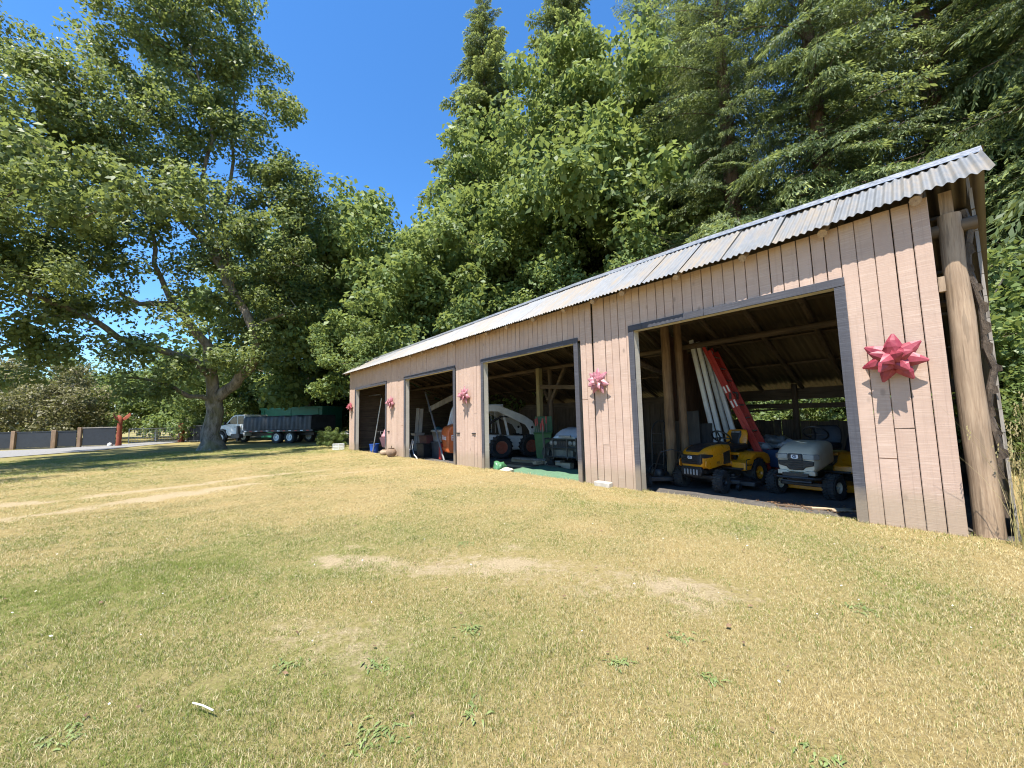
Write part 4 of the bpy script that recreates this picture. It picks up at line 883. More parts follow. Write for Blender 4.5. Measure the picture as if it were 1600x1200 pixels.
def yellow_tractor():
    t = thing('lawn_tractor', 'yellow and black ride-on lawn tractor in the near opening', 'lawn mower', W(-3.29, 2.26, FL), BARN_ROT + math.atan2(-.987, -.158)); t.scale = (1.06,)*3
    for s in (-1, 1): wheel(t, .60, s*.385, .19, .19, .165, .085, steer=.12, lugs=22, rim_m=M_BLACK)
    for s in (-1, 1): wheel(t, -.55, s*.37, .255, .255, .23, .12, lugs=20, rim_m=M_YELLOW)
    mb = MB(); mb.box((-.05, 0, .33), (1.35, .26, .08)); mb.box((.60, 0, .24), (.09, .62, .06)); mb.box((-.55, 0, .28), (.2, .5, .16)); mb.bar((.60, -.32, .22), (.60, .32, .22), .05, .05); mb.build('chassis', M_STEEL, t, bevel=.01)
    # hood: yellow cheeks with a black centre panel
    mb = MB(); mb.loft([rrect(.02, .255, .46, .80, .06), rrect(.25, .265, .45, .815, .07), rrect(.50, .265, .42, .80, .08), rrect(.70, .25, .40, .755, .085), rrect(.80, .225, .40, .70, .08), rrect(.845, .19, .42, .645, .06)]); hood = mb.build('hood', M_YELLOW, t, smooth=True, bevel=.006)
    mb = MB()
    for xs, hw, z in ((.01, .15, .808), (.25, .165, .825), (.50, .165, .812), (.70, .15, .768), (.80, .14, .715)): pass
    secs = [(.01, .15, .806), (.25, .165, .823), (.50, .165, .810), (.70, .15, .766), (.805, .135, .712)]
    mb.loft([[(x, -w, z-.03), (x, -w, z), (x, -w*.6, z+.012), (x, w*.6, z+.012), (x, w, z), (x, w, z-.03)] for x, w, z in secs]); mb.build('hood_panel', M_BLACK, hood, bevel=.004)
    mb = MB(); mb.loft([rrect(.79, .212, .47, .665, .035), rrect(.865, .195, .48, .64, .035), rrect(.875, .16, .50, .62, .03)]); gr = mb.build('grille', M_BLACK, t, smooth=True, bevel=.004)
    for k in range(4): mb = MB(); mb.box((.878, 0, .515+.034*k), (.014, .33-.02*abs(k-1.5), .014)); mb.build('slat', M_STEEL, gr, bevel=.003, seg=1)
    emblem(gr, .886, .605, .85)
    for s in (-1, 1):
        mb = MB(); mb.loft([[(.60, s*.268, .60), (.60, s*.268, .645), (.60, s*.24, .645), (.60, s*.24, .60)], [(.80, s*.232, .59), (.80, s*.232, .665), (.80, s*.19, .665), (.80, s*.19, .59)], [(.862, s*.19, .60), (.862, s*.19, .66), (.862, s*.15, .66), (.862, s*.15, .60)]]); mb.build('headlight', M_BLACK, t, bevel=.004)
        mb = MB(); mb.prism([(.30, .44), (.74, .40), (.84, .44), (.83, .55), (.66, .60), (.30, .66)], s*.262-.012, s*.262+.012); ck = mb.build('side_panel', M_YELLOW, t, bevel=.01)
        mb = MB(); mb.prism([(.06, .47), (.28, .45), (.28, .66), (.06, .70)], s*.262-.006, s*.262+.006); mb.build('side_vent', M_BLACK, t, bevel=.004)
        decal('XT1', .05, M_BLACK, ck, (.47, s*.276, .50), (math.pi/2, 0, math.pi if s > 0 else 0))
    mb = MB(); mb.prism([(-.19, .44), (.19, .44), (.21, .36), (.17, .27), (-.17, .27), (-.21, .36)], .80, .88, 'x'); bp_ = mb.build('bumper', M_BLACK, t, bevel=.012)
    for k in range(5): mb = MB(); mb.box((.885, -.12+.06*k, .345), (.02, .026, .10)); mb.build('slat', M_GREYP, bp_, bevel=.006, seg=1)
    # footplate, fender and seat
    mb = MB(); mb.box((-.12, 0, .36), (.42, .92, .035)); mb.build('footplate', M_BLACK, t, bevel=.01)
    mb = MB(); prof = [(-.92, .40), (-.92, .50), (-.86, .585), (-.72, .63), (-.42, .63), (-.28, .58), (-.20, .50), (-.02, .47), (.0, .33), (-.20, .33), (-.26, .40), (-.34, .50), (-.50, .545), (-.66, .52), (-.78, .43), (-.80, .40)]
    for s in (-1, 1): mb.prism(prof, s*.49, s*.235)
    mb.box((-.56, 0, .60), (.56, .48, .05)); mb.box((-.16, 0, .44), (.26, .47, .10)); fen = mb.build('fender', M_YELLOW, t, bevel=.016)
    mb = MB()
    for s in (-1, 1): mb.tube([(-.03, s*.498, .345), (-.03, s*.505, .50), (-.05, s*.505, .525), (-.16, s*.505, .53)], .009, 7)
    mb.build('grab_handle', M_BLACK, fen)
    decal('Cub Cadet', .045, M_BLACK, fen, (-.14, .4935, .425), (math.pi/2, 0, math.pi)); decal('Cub Cadet', .045, M_BLACK, fen, (-.14, -.4935, .425), (math.pi/2, 0, 0))
    mb = MB(); mb.box((-.50, 0, .665), (.34, .30, .08)); mb.build('seat_base', M_BLACK, t, bevel=.01)
    mb = MB(); mb.loft([rrect(-.26, .17, .68, .74, .028), rrect(-.36, .22, .675, .765, .035), rrect(-.58, .225, .68, .775, .035), rrect(-.70, .20, .70, .80, .035)]); seat = mb.build('seat', M_BLACK, t, smooth=True)
    bk = lambda z, x, hw: [(x, -hw, z), (x+.03, -hw*.6, z), (x+.035, hw*.6, z), (x, hw, z), (x-.06, hw*.8, z), (x-.07, -hw*.8, z)]
    mb = MB(); mb.loft([bk(.74, -.64, .215), bk(.86, -.675, .225), bk(.98, -.715, .215), bk(1.05, -.745, .17)]); br = mb.build('backrest', M_YELLOW, t, smooth=True, bevel=.02)
    bk2 = lambda z, x, hw: [(x, -hw, z), (x+.035, -hw*.6, z), (x+.04, hw*.6, z), (x, hw, z), (x-.02, hw*.8, z), (x-.02, -hw*.8, z)]
    mb = MB(); mb.loft([bk2(.76, -.632, .12), bk2(.86, -.662, .10), bk2(.95, -.692, .14), bk2(1.03, -.725, .13)]); mb.build('backrest_pad', M_BLACK, br, bevel=.008); decal('CUB CADET', .032, M_TEXT, br, (-.668, 0, 1.0), (math.radians(78), 0, math.pi/2))
    # dashboard, column and wheel
    mb = MB(); mb.loft([rrect(-.10, .17, .50, .80, .04), rrect(.03, .22, .46, .83, .05)]); mb.build('dashboard', M_BLACK, t, bevel=.008)
    mb = MB(); mb.tube([(-.02, 0, .80), (-.13, 0, .92)], .02, 8); c = Vector((-.135, 0, .925)); ax_ = Vector((-.11, 0, .12)).normalized(); u = Vector((0, 1, 0)); v_ = ax_.cross(u)
    mb.tube([c + (u*math.cos(a)+v_*math.sin(a))*.175 for a in [2*math.pi*k/22 for k in range(22)]], .016, 7, closed=True)
    for a in (.3, 2.84, 4.71): mb.tube([c-ax_*.02, c + (u*math.cos(a)+v_*math.sin(a))*.17], .013, 6)
    mb.build('steering_wheel', M_BLACK, t, smooth=True)
    # mowing deck
    mb = MB(); dk = [(.34, -.28), (.34, .28), (.20, .50), (-.12, .54), (-.30, .40), (-.30, -.40), (-.12, -.54), (.20, -.50)]; mb.prism(dk, .10, .19, 'z'); de = mb.build('mower_deck', M_BLACK, t, bevel=.02)
    for y in (-.27, .27): mb = MB(); mb.lathe([(.11, .192), (.11, .22), (.05, .23), (.05, .26)], (.02, y, 0)); mb.build('spindle_cover', M_STEEL, de, smooth=True)
    for y in (-.52, .52):
        mb = MB(); mb.lathe([(.02, -.025), (.055, -.025), (.06, 0), (.055, .025), (.02, .025)], (.30, y, .075), 'y', 14); mb.build('gauge_wheel', M_STEEL, de, smooth=True)
    mb = MB(); mb.prism([(-.10, .53), (.22, .49), (.16, .72), (-.06, .74)], .09, .17, 'z'); mb.build('discharge_chute', M_BLACK, de, bevel=.015)
yellow_tractor()

def cream_tractor():
    t = thing('lawn_tractor', 'older cream-hooded ride-on lawn tractor beside the right jamb', 'lawn mower', W(-1.80, 2.78, FL), BARN_ROT + math.atan2(-1, -.075)); t.scale = (1.08,)*3
    for s in (-1, 1): wheel(t, .60, s*.385, .19, .19, .165, .085, steer=-.18, lugs=24, rim_m=M_CREAM)
    for s in (-1, 1): wheel(t, -.55, s*.38, .255, .255, .23, .12, lugs=20, rim_m=M_CREAM)
    mb = MB(); mb.box((-.05, 0, .33), (1.35, .26, .08)); mb.bar((.60, -.32, .20), (.60, .32, .20), .06, .06); mb.box((.68, 0, .27), (.1, .3, .1)); mb.build('chassis', M_STEEL, t, bevel=.01)
    R = lambda x, hw, zb, zt, r: rrect(x, hw, zb, zt, r, 5)
    mb = MB(); mb.loft([R(.02, .26, .48, .86, .09), R(.25, .275, .46, .875, .11), R(.50, .28, .42, .86, .12), R(.70, .275, .40, .815, .12), R(.82, .262, .40, .765, .10), R(.872, .235, .42, .70, .07)]); hood = mb.build('hood', M_CREAM, t, smooth=True, bevel=.005)
    mb = MB(); mb.prism([(-.075, -.05), (.075, -.05), (.06, .05), (-.06, .05)], 0, .012, 'z'); mb.build('hood_scoop', M_CREAM, hood, bevel=.004, loc=(.52, 0, .853), rot=(0, .13, math.pi/2))
    mb = MB(); mb.prism([(-.095, .70), (.095, .70), (.095, .60), (.24, .59), (.235, .52), (.13, .49), (.09, .445), (-.09, .445), (-.13, .49), (-.235, .52), (-.24, .59), (-.095, .60)], .84, .892, 'x'); gr = mb.build('grille', M_BLACK, t, bevel=.014)
    for k in range(4): mb = MB(); mb.box((.897, 0, .485+.036*k), (.016, .19+.012*k, .015)); mb.build('slat', M_BLACK, gr, bevel=.004, seg=1)
    for s in (-1, 1):
        for k in range(1): mb = MB(); mb.box((.893, s*.175, .552+.036*k), (.014, .09, .013)); mb.build('slat', M_BLACK, gr, bevel=.004, seg=1)
        mb = MB(); mb.loft([[(.80, s*.30, .61), (.80, s*.298, .695), (.80, s*.10, .70), (.80, s*.10, .61)], [(.885, s*.245, .605), (.878, s*.24, .69), (.892, s*.10, .70), (.9, s*.10, .61)]]); mb.build('headlight', M_LENS, t, bevel=.012)
    emblem(gr, .90, .655, 1.0, -.05)
    mb = MB(); mb.prism([(-.25, .44), (-.13, .44), (-.09, .40), (.09, .40), (.13, .44), (.25, .44), (.25, .37), (-.25, .37)], .80, .90, 'x'); mb.build('hood_lip', M_CREAM, t, bevel=.012)
    mb = MB(); mb.tube([(.66, -.30, .335), (.90, -.30, .335), (.955, -.24, .335), (.955, .24, .335), (.90, .30, .335), (.66, .30, .335)], .02, 8); mb.box((.93, 0, .375), (.03, .34, .06)); mb.tube([(.93, -.2, .28), (.95, 0, .275), (.93, .2, .28)], .016, 7); mb.build('bumper_bar', M_BLACK, t, smooth=True)
    mb = MB(); dk = [(.42, -.36), (.42, .36), (.22, .54), (-.14, .56), (-.32, .42), (-.32, -.42), (-.14, -.56), (.22, -.54)]; mb.prism(dk, .08, .19, 'z'); de = mb.build('mower_deck', M_YELLOW, t, bevel=.015)
    for y in (-.45, .45): mb = MB(); mb.lathe([(.02, -.025), (.05, -.025), (.055, 0), (.05, .025), (.02, .025)], (.43, y, .07), 'y', 12); mb.build('gauge_wheel', M_STEEL, de, smooth=True)
    mb = MB(); mb.box((-.12, 0, .36), (.42, .94, .035)); mb.build('footplate', M_BLACK, t, bevel=.01)
    mb = MB(); prof = [(-.92, .40), (-.92, .50), (-.86, .60), (-.72, .65), (-.42, .65), (-.28, .60), (-.18, .50), (.02, .46), (.04, .35), (-.20, .33), (-.26, .40), (-.34, .50), (-.50, .55), (-.66, .52), (-.78, .43), (-.80, .40)]
    for s in (-1, 1): mb.prism(prof, s*.50, s*.24)
    mb.box((-.56, 0, .62), (.56, .49, .05)); mb.build('fender', M_YELLOW, t, bevel=.016)
    mb = MB(); mb.loft([rrect(-.26, .18, .68, .76, .03), rrect(-.40, .22, .675, .78, .035), rrect(-.66, .215, .69, .80, .035)]); mb.build('seat', M_BLACK, t, smooth=True)
    bk = lambda z, x, hw: [(x, -hw, z), (x+.03, -hw*.6, z), (x+.035, hw*.6, z), (x, hw, z), (x-.07, hw*.8, z), (x-.08, -hw*.8, z)]
    mb = MB(); mb.loft([bk(.76, -.64, .215), bk(.90, -.68, .23), bk(1.03, -.72, .215), bk(1.10, -.745, .16)]); mb.build('backrest', M_BLACK, t, smooth=True, bevel=.02)
    mb = MB(); mb.loft([rrect(-.10, .17, .50, .84, .04), rrect(.03, .23, .46, .875, .05)]); mb.build('dashboard', M_BLACK, t, bevel=.008)
    mb = MB(); mb.tube([(-.02, 0, .84), (-.13, 0, .97)], .02, 8); c = Vector((-.135, 0, .975)); ax_ = Vector((-.11, 0, .12)).normalized(); u = Vector((0, 1, 0)); v_ = ax_.cross(u)
    mb.tube([c + (u*math.cos(a)+v_*math.sin(a))*.175 for a in [2*math.pi*k/22 for k in range(22)]], .016, 7, closed=True)
    for a in (.3, 2.84, 4.71): mb.tube([c-ax_*.02, c + (u*math.cos(a)+v_*math.sin(a))*.17], .013, 6)
    mb.build('steering_wheel', M_BLACK, t, smooth=True)
cream_tractor()

def lump(name, mat, parent, c, r, seed, amp=.25, sub=3, squash=.8):
    bm = bmesh.new(); bmesh.ops.create_icosphere(bm, subdivisions=sub, radius=1); q = random.Random(seed); D = [(Vector((q.gauss(0, 1), q.gauss(0, 1), q.gauss(0, 1))).normalized(), q.uniform(-1, 1), q.uniform(3, 9)) for _ in range(9)]
    for v in bm.verts:
        p = v.co.normalized(); d = 1 + amp*sum(a*math.sin(f*p.dot(n)+a*5) for n, a, f in D)/3
        v.co = Vector((p.x*r*d, p.y*r*d, max(-.55, p.z*d)*r*squash))
    me = bpy.data.meshes.new(name); bm.to_mesh(me); bm.free(); me.materials.append(mat); me.polygons.foreach_set('use_smooth', [True]*len(me.polygons))
    o = bpy.data.objects.new(name, me); o.location = c; return link(o, parent)
# blue dump cart with bags behind the two mowers
ct = thing('dump_cart', 'dark blue steel garden cart between the two mowers', 'cart', W(-2.72, 3.95, FL), BARN_ROT)
mb = MB(); o_, i_ = [(-.48, -.36), (.48, -.36), (.48, .36), (-.48, .36)], [(-.46, -.34), (.46, -.34), (.46, .34), (-.46, .34)]
mb.add([(x*.9, y*.9, .28) for x, y in o_] + [(x, y, .66) for x, y in o_] + [(x, y, .66) for x, y in i_] + [(x*.9, y*.9, .30) for x, y in i_], [(3, 2, 1, 0)] + [(k, (k+1) % 4, 4+(k+1) % 4, 4+k) for k in range(4)] + [(4+k, 4+(k+1) % 4, 8+(k+1) % 4, 8+k) for k in range(4)] + [(8+k, 8+(k+1) % 4, 12+(k+1) % 4, 12+k) for k in range(4)] + [(12, 13, 14, 15)]); mb.build('tub', M_BLUE, ct, bevel=.012)
for s in (-1, 1): wheel(ct, s*.42, .05, .18, .18, .10, .08, lugs=14).rotation_euler = (0, 0, math.pi/2)
mb = MB(); mb.tube([(0, -.3, .26), (-.02, -.65, .20), (-.04, -.85, .10)], .02, 7); mb.tube([(-.42, .05, .18), (.42, .05, .18)], .015, 6); mb.build('drawbar', M_STEEL, ct)
m_bag = plain('plastic_bag', (.13, .15, .16), .35, 0, .4, 5, .5); m_bag2 = plain('pale_bag', (.38, .40, .42), .4, 0, .35, 6, .6)
for k, (x, y, z, r, m, lab) in enumerate(((-2.98, 3.85, .72, .20, m_bag2, 'pale crumpled bag at the left of the cart load'), (-2.70, 3.9, .80, .22, m_bag, 'dark crumpled bag on top of the cart load'), (-2.46, 3.8, .74, .17, m_bag2, 'small pale bag at the right of the cart load'))):
    tag(lump('plastic_bag', m, None, W(x, y, z+FL), r, 90+k, .45), lab, 'bag', 'bags heaped in the blue cart')
# navy tarp-covered load behind the cream mower
tag(lump('covered_load', plain('navy_fabric', (.022, .025, .045), .8, 0, .3, 5, .3), None, W(-1.12, 3.75, .52), .42, 77, .22, 3, 1.25), 'navy cloth-covered bundle behind the cream mower', 'bundle')

# ladder and white gutters leaning on the bay divider
ld = thing('extension_ladder', 'red fibreglass extension ladder leaning behind the yellow mower', 'ladder', W(-2.67, 3.30, FL), BARN_ROT)
ldv = Vector((-1.20, 0, 3.06)); out = ldv.cross(Vector((0, 1, 0))).normalized()
for sec, (off, ln) in enumerate(((0.0, 1.0), (.075, .96))):
    for s in (0, .42):
        mb = MB(); b = Vector((0, s, 0)) - out*off
        for w_, d_ in (((0, 0, 0), None),): mb.bar(b, b+ldv*ln, .03, .075, up=out)
        mb.build('rail', M_RED, ld, bevel=.006)
        mb = MB()
        for q in (.52, .63): mb.bar(b+ldv*q+Vector((0, -.0165 if s == 0 else .0165, 0)), b+ldv*(q+.05)+Vector((0, -.0165 if s == 0 else .0165, 0)), .003, .035, up=out)
        mb.build('sticker', M_TEXT, ld)
    for k in range(10): q = .05+.098*k+.012*sec; mb = MB(); b = ldv*q*ln - out*off; mb.tube([b+Vector((0, -.01, 0)), b+Vector((0, .43, 0))], .016, 8); mb.build('rung', M_GALV, ld)
mb = MB(); mb.box(ldv*.60+Vector((0, .0, 0))-out*.04, (.05, .06, .14)); mb.box(ldv*.60+Vector((0, .42, 0))-out*.04, (.05, .06, .14)); mb.build('rung_lock', M_STEEL, ld)
for k, (x, y, xt, lnz, lab) in enumerate(((-3.62, 3.28, -4.17, 3.28, 'white gutter length standing furthest left beside the logs'), (-3.50, 3.34, -4.04, 3.22, 'white gutter length second from the logs'), (-3.34, 3.42, -3.93, 3.12, 'grey-white gutter length third from the logs'), (-3.20, 3.50, -3.84, 2.98, 'white board next to the red ladder'))):
    p0, p1 = Vector((0, 0, 0)), Vector((xt-x, .06, lnz)); d = (p1-p0).normalized(); mb = MB(); r_ = d.cross(Vector((0, 1, 0))).normalized(); f_ = Vector((0, 1, 0)); 
    sec_ = [(-.045, -.03), (-.03, -.04), (.03, -.04), (.05, -.03), (.05, .03), (.045, .03), (.044, -.024), (.028, -.033), (-.028, -.033), (-.039, -.024), (-.039, .03), (-.045, .03)]
    mb.loft([[tuple(p + r_*a + f_*b) for a, b in sec_] for p in (p0, p1)]); tag(mb.build('gutter_length', M_WHITE if k != 2 else plain('dull_white', (.45, .45, .43), .5), None, loc=W(x, y, FL), rot=(0, 0, BARN_ROT)), lab, 'gutter', 'white lengths leaning on the bay divider')
for k, (x, h, lab) in enumerate(((-4.05, 1.55, 'dark weathered board leaning by the brown logs'), (-3.86, 1.25, 'second dark board leaning behind the gutter lengths'))):
    mb = MB(); mb.box((0, 0, h/2), (.30, .03, h)); tag(mb.build('leaning_board', wood('dark_board', (.035, .03, .028), (.08, .07, .06)), None, loc=W(x, 2.9+.2*k, FL), rot=(-.10, -.05, BARN_ROT), bevel=.004, seg=1), lab, 'board')
# hand truck and push mower on the left of the near bay
ht = thing('hand_truck', 'black two-wheeled hand truck standing behind the left jamb', 'hand truck', W(-4.80, 2.55, FL), BARN_ROT-.3)
mb = MB()
for s in (-.19, .19): mb.tube([(s, 0, .05), (s, .05, 1.1), (s*.95, .12, 1.25), (s*.5, .16, 1.32)], .016, 7)
mb.tube([(-.1, .16, 1.32), (.1, .16, 1.32)], .016, 7); mb.build('frame', M_STEEL, ht)
for z in (.3, .55, .8, 1.02): mb = MB(); mb.tube([(-.19, .03, z), (.19, .03, z)], .012, 6); mb.build('crossbar', M_STEEL, ht)
mb = MB(); mb.box((0, -.12, .04), (.42, .24, .01)); mb.build('toe_plate', M_STEEL, ht)
for s in (-.24, .24): wheel(ht, s, .08, .13, .13, .06, .07, lugs=12).rotation_euler = (0, 0, math.pi/2)
pm = thing('push_mower', 'small dark push mower tucked behind the left door jamb', 'mower', W(-4.28, 1.62, FL), BARN_ROT+2.4)
mb = MB(); mb.prism([(-.28, -.24), (.28, -.24), (.34, 0), (.28, .24), (-.28, .24)], .10, .20, 'z'); mb.build('deck', M_STEEL, pm, bevel=.02)
mb = MB(); mb.lathe([(.14, .2), (.15, .28), (.12, .33), (.05, .35)], n=16); mb.build('engine', M_BLACK, pm, smooth=True)
for x in (-.26, .26):
    for s in (-.27, .27): wheel(pm, x, s, .11, .11, .06, .06, lugs=16)
mb = MB(); mb.tube([(-.25, -.2, .2), (-.8, -.2, .75), (-.85, 0, .80), (-.8, .2, .75), (-.25, .2, .2)], .012, 7); mb.build('handle', M_STEEL, pm)
# offcuts on the floor by the right jamb
for k, (x, y, a, ln, lab) in enumerate(((-1.35, 1.22, .5, .7, 'pale board offcut on the floor in front of the cream mower'), (-1.10, 1.35, .9, .6, 'short pale lath on the floor by the right jamb'), (-.98, 1.75, 1.2, .8, 'orange-brown lath beside the right front wheel'), (-1.75, 1.05, .1, .45, 'brown splinter of board on the floor, left of the others'))):
    mb = MB(); mb.box((0, 0, .015), (ln, .07, .025)); tag(mb.build('board_offcut', M_LUMBER if k < 2 else M_OLDWOOD_X, None, loc=W(x, y, FL+.004), rot=(0, 0, BARN_ROT+a), bevel=.003, seg=1), lab, 'board')
mb = MB(); q = random.Random(4)
for k in range(260):
    a = q.uniform(0, 6.28); x, y = q.gauss(-1.6, .35), q.gauss(1.25, .14); p = W(x, y, FL+.018); s = q.uniform(.012, .03)
    mb.add([p+Vector((math.cos(a)*s, math.sin(a)*s, 0)), p+Vector((-math.sin(a)*s*.5, math.cos(a)*s*.5, .008)), p+Vector((-math.cos(a)*s, -math.sin(a)*s, .002)), p+Vector((math.sin(a)*s*.5, -math.cos(a)*s*.5, .01))], [(0, 1, 2, 3)])
tag(mb.build('dead_leaves', plain('dead_leaf', (.24, .13, .06), .9, 0, .4, 30, 0)), 'brown dead leaves scattered on the near bay floor', 'leaves', kind='stuff')
# ------------------------------------------------------------------ skid steer across the third and second openings
def skid_steer():
    R0 = Vector((-2.55, 14.35, FL)); hd = Vector((.93, .36, 0)).normalized()
    t = thing('skid_steer', 'white and orange skid steer loader parked behind the middle pier', 'loader', R0, math.atan2(hd.y, hd.x)); t.scale = (1.0, 1.0, 1.0)
    # local x forward from the tail, y left, near side is -y
    for x in (1.95, 3.15):
        for s in (-1, 1): wheel(t, x, s*.72, .42, .42, .30, .23, rim_m=plain('rusty_rim', (.30, .06, .025), .7, 0, .25, 8, .2, ((.25, .20, .15), .6)), lugs=18, lugd=.022, chev=True, dish=.25)
    mb = MB(); mb.prism([(.35, .30), (3.35, .28), (3.45, .55), (3.1, .78), (1.4, .90), (.9, 1.05), (.35, 1.0)], -.54, .54); mb.build('body', M_WHITE, t, bevel=.03)
    mb = MB(); mb.prism([(.0, .30), (.0, 1.05), (.10, 1.22), (.40, 1.32), (.95, 1.30), (.95, .40), (.35, .28)], -.60, .60); tg = mb.build('tailgate', M_ORANGE, t, bevel=.05)
    mb = MB(); mb.box((-.012, 0, .42), (.03, .9, .10)); mb.build('tail_bumper', M_ORANGE, tg, bevel=.01)
    mb = MB(); mb.prism([(.28, 1.02), (.70, 1.02), (.70, 1.20), (.28, 1.20)], -.61, -.602); mb.build('side_vent', M_BLACK, tg)
    decal('Bobcat', .27, M_TEXT, tg, (.50, -.607, .82), (math.pi/2, 0, 0)); decal('Bobcat', .26, M_TEXT, tg, (-.006, 0, .82), (math.pi/2, 0, -math.pi/2))
    # lift arm towers and arms on both sides
    for s in (-1, 1):
        mb = MB(); mb.prism([(.22, 1.05), (.66, 1.15), (.86, 1.78), (.80, 2.0), (.52, 2.04), (.40, 1.8)], s*.70-.07, s*.70+.07); mb.build('arm_tower', M_WHITE, t, bevel=.02)
        mb = MB(); mb.prism([(.46, 1.86), (.60, 2.05), (1.9, 1.98), (2.9, 1.58), (3.25, 1.36), (3.38, 1.10), (3.40, .62), (3.20, .58), (3.14, .98), (2.98, 1.22), (1.85, 1.74), (.62, 1.80)], s*.70-.065, s*.70+.065); ar = mb.build('lift_arm', M_WHITE, t, bevel=.02)
        mb = MB(); mb.tube([(.9, s*.66, .95), (2.0, s*.66, 1.55)], .045, 10); mb.tube([(2.0, s*.66, 1.55), (2.75, s*.66, 1.52)], .025, 8); mb.build('lift_cylinder', M_STEEL, t, smooth=True)
        mb = MB(); mb.lathe([(.05, -.08), (.05, .08)], (3.22, s*.70, 1.12), 'y', 12); mb.build('pivot_pin', M_STEEL, ar)
    # cab cage
    mb = MB()
    for s in (-1, 1):
        mb.bar((1.0, s*.45, .95), (1.08, s*.45, 1.98), .08, .08); mb.bar((2.35, s*.45, .85), (2.12, s*.45, 1.98), .08, .08); mb.bar((1.04, s*.45, 1.98), (2.16, s*.45, 1.98), .08, .08)
        for k in range(6): mb.bar((1.25+.15*k, s*.45, .95), (1.25+.14*k, s*.45, 1.95), .012, .012)
    mb.box((1.6, 0, 2.0), (1.12, .96, .06)); mb.box((1.02, 0, 1.5), (.04, .9, .9)); mb.build('cab', M_WHITE, t, bevel=.012)
    mb = MB(); mb.loft([rrect(1.35, .22, .95, 1.1, .04), rrect(1.8, .24, .95, 1.1, .04)]); mb.loft([rrect(1.25, .22, 1.05, 1.6, .05), rrect(1.37, .22, 1.05, 1.6, .05)]); mb.build('seat', M_BLACK, t, smooth=True)
    mb = MB(); mb.prism([(3.40, .10), (3.55, .08), (4.05, .06), (4.05, .09), (3.62, .14), (3.50, .58), (3.42, .62)], -.9, .9); mb.build('bucket', M_STEEL, t, bevel=.01)
skid_steer()

# ------------------------------------------------------------------ utility vehicle in the second opening
def utv():
    t = thing('utility_vehicle', 'muddy dark utility quad with bull bar and pale hood in second opening', 'quad', W(-7.5, 3.0, FL+.0), BARN_ROT + math.atan2(-.99, .12))
    for s in (-1, 1): wheel(t, .62, s*.56, .32, .32, .25, .15, lugs=18, lugd=.022, chev=True, steer=.10, rim_m=M_STEEL)
    for s in (-1, 1): wheel(t, -.75, s*.56, .32, .32, .27, .15, lugs=18, lugd=.022, chev=True)
    mo = plain('olive_plastic', (.035, .042, .035), .5, 0, .3, 8, .1, ((.14, .12, .09), .6))
    mb = MB(); mb.box((-.1, 0, .42), (1.9, .70, .14)); mb.build('chassis', M_STEEL, t, bevel=.02)
    mb = MB(); mb.loft([rrect(.15, .56, .55, .98, .07), rrect(.55, .56, .55, .96, .08), rrect(.82, .52, .52, .88, .08), rrect(.93, .46, .50, .80, .07)]); bd = mb.build('body', mo, t, smooth=True, bevel=.01)
    mb = MB(); mb.loft([[(.20, -.48, 1.02), (.20, -.30, 1.17), (.20, .30, 1.17), (.20, .48, 1.02), (.20, .40, .97), (.20, -.40, .97)], [(.60, -.46, .99), (.60, -.30, 1.09), (.60, .30, 1.09), (.60, .46, .99), (.60, .40, .94), (.60, -.40, .94)], [(.88, -.38, .88), (.88, -.26, .93), (.88, .26, .93), (.88, .38, .88), (.88, .34, .83), (.88, -.34, .83)]]); mb.build('hood', plain('dusty_white', (.55, .57, .60), .5, 0, .12, 5, .05), t, smooth=True, bevel=.012)
    for s in (-1, 1):
        mb = MB(); pr = [(.30+.36*math.cos(a)*1.15+.32, .32+.40*math.sin(a)*1.05) for a in [math.radians(10+20*k) for k in range(9)]]; mb.prism(pr + [(x*.93+.043, z-.03) for x, z in pr[::-1]], s*.46, s*.72); mb.build('mudguard', mo, t, bevel=.01)
        for k in (0, 1):
            mb = MB(); mb.lathe([(.062, -.03), (.065, .01), (.055, .018), (.0, .022)], (.945, s*(.40-.15*k), .74), 'x', 16); mb.build('headlight', M_LENS, t, smooth=True)
    mb = MB(); mb.box((.945, 0, .70), (.03, .42, .20)); g_ = mb.build('grille', M_BLACK, t, bevel=.01)
    for k in range(5): mb = MB(); mb.box((.966, -.16+.08*k, .70), (.012, .02, .17)); mb.build('slat', M_STEEL, g_)
    mb = MB(); z = lambda q: q
    for zz in (.86, .62, .36): mb.tube([(.80, -.60, zz), (1.06, -.54, zz), (1.10, 0, zz), (1.06, .54, zz), (.80, .60, zz)], .021, 8)
    for y in (-.54, -.24, .24, .54): mb.tube([(1.08, y, .30), (1.085, y, .87)], .021, 8)
    mb.build('bull_bar', M_BLACK, t, smooth=True)
    mb = MB(); mb.box((1.0, .12, .93), (.07, .40, .06)); mb.build('light_bar', M_LENS, t, bevel=.012)
    mb = MB(); mb.prism([(.60, .28), (.98, .34), (1.0, .55), (.9, .55)], -.36, .36); mb.build('skid_plate', plain('mud_plate', (.12, .12, .105), .7, 0, .3, 8, .2), t, bevel=.015)
    mb = MB(); mb.loft([rrect(-.55, .30, .85, 1.0, .06), rrect(-.05, .28, .86, .99, .06)]); mb.build('seat', M_BLACK, t, smooth=True)
    mb = MB(); mb.tube([(.10, -.36, 1.16), (.16, -.12, 1.12), (.16, .12, 1.12), (.10, .36, 1.16)], .018, 7); mb.build('handlebar', M_BLACK, t, smooth=True)
    mb = MB()
    for y in (-.4, -.2, 0, .2, .4): mb.tube([(-1.15, y, .92), (-.6, y, .92)], .012, 6)
    mb.tube([(-1.15, -.45, .92), (-1.15, .45, .92)], .016, 6); mb.tube([(-.6, -.45, .92), (-.6, .45, .92)], .016, 6); mb.build('rear_rack', M_BLACK, t)
utv()

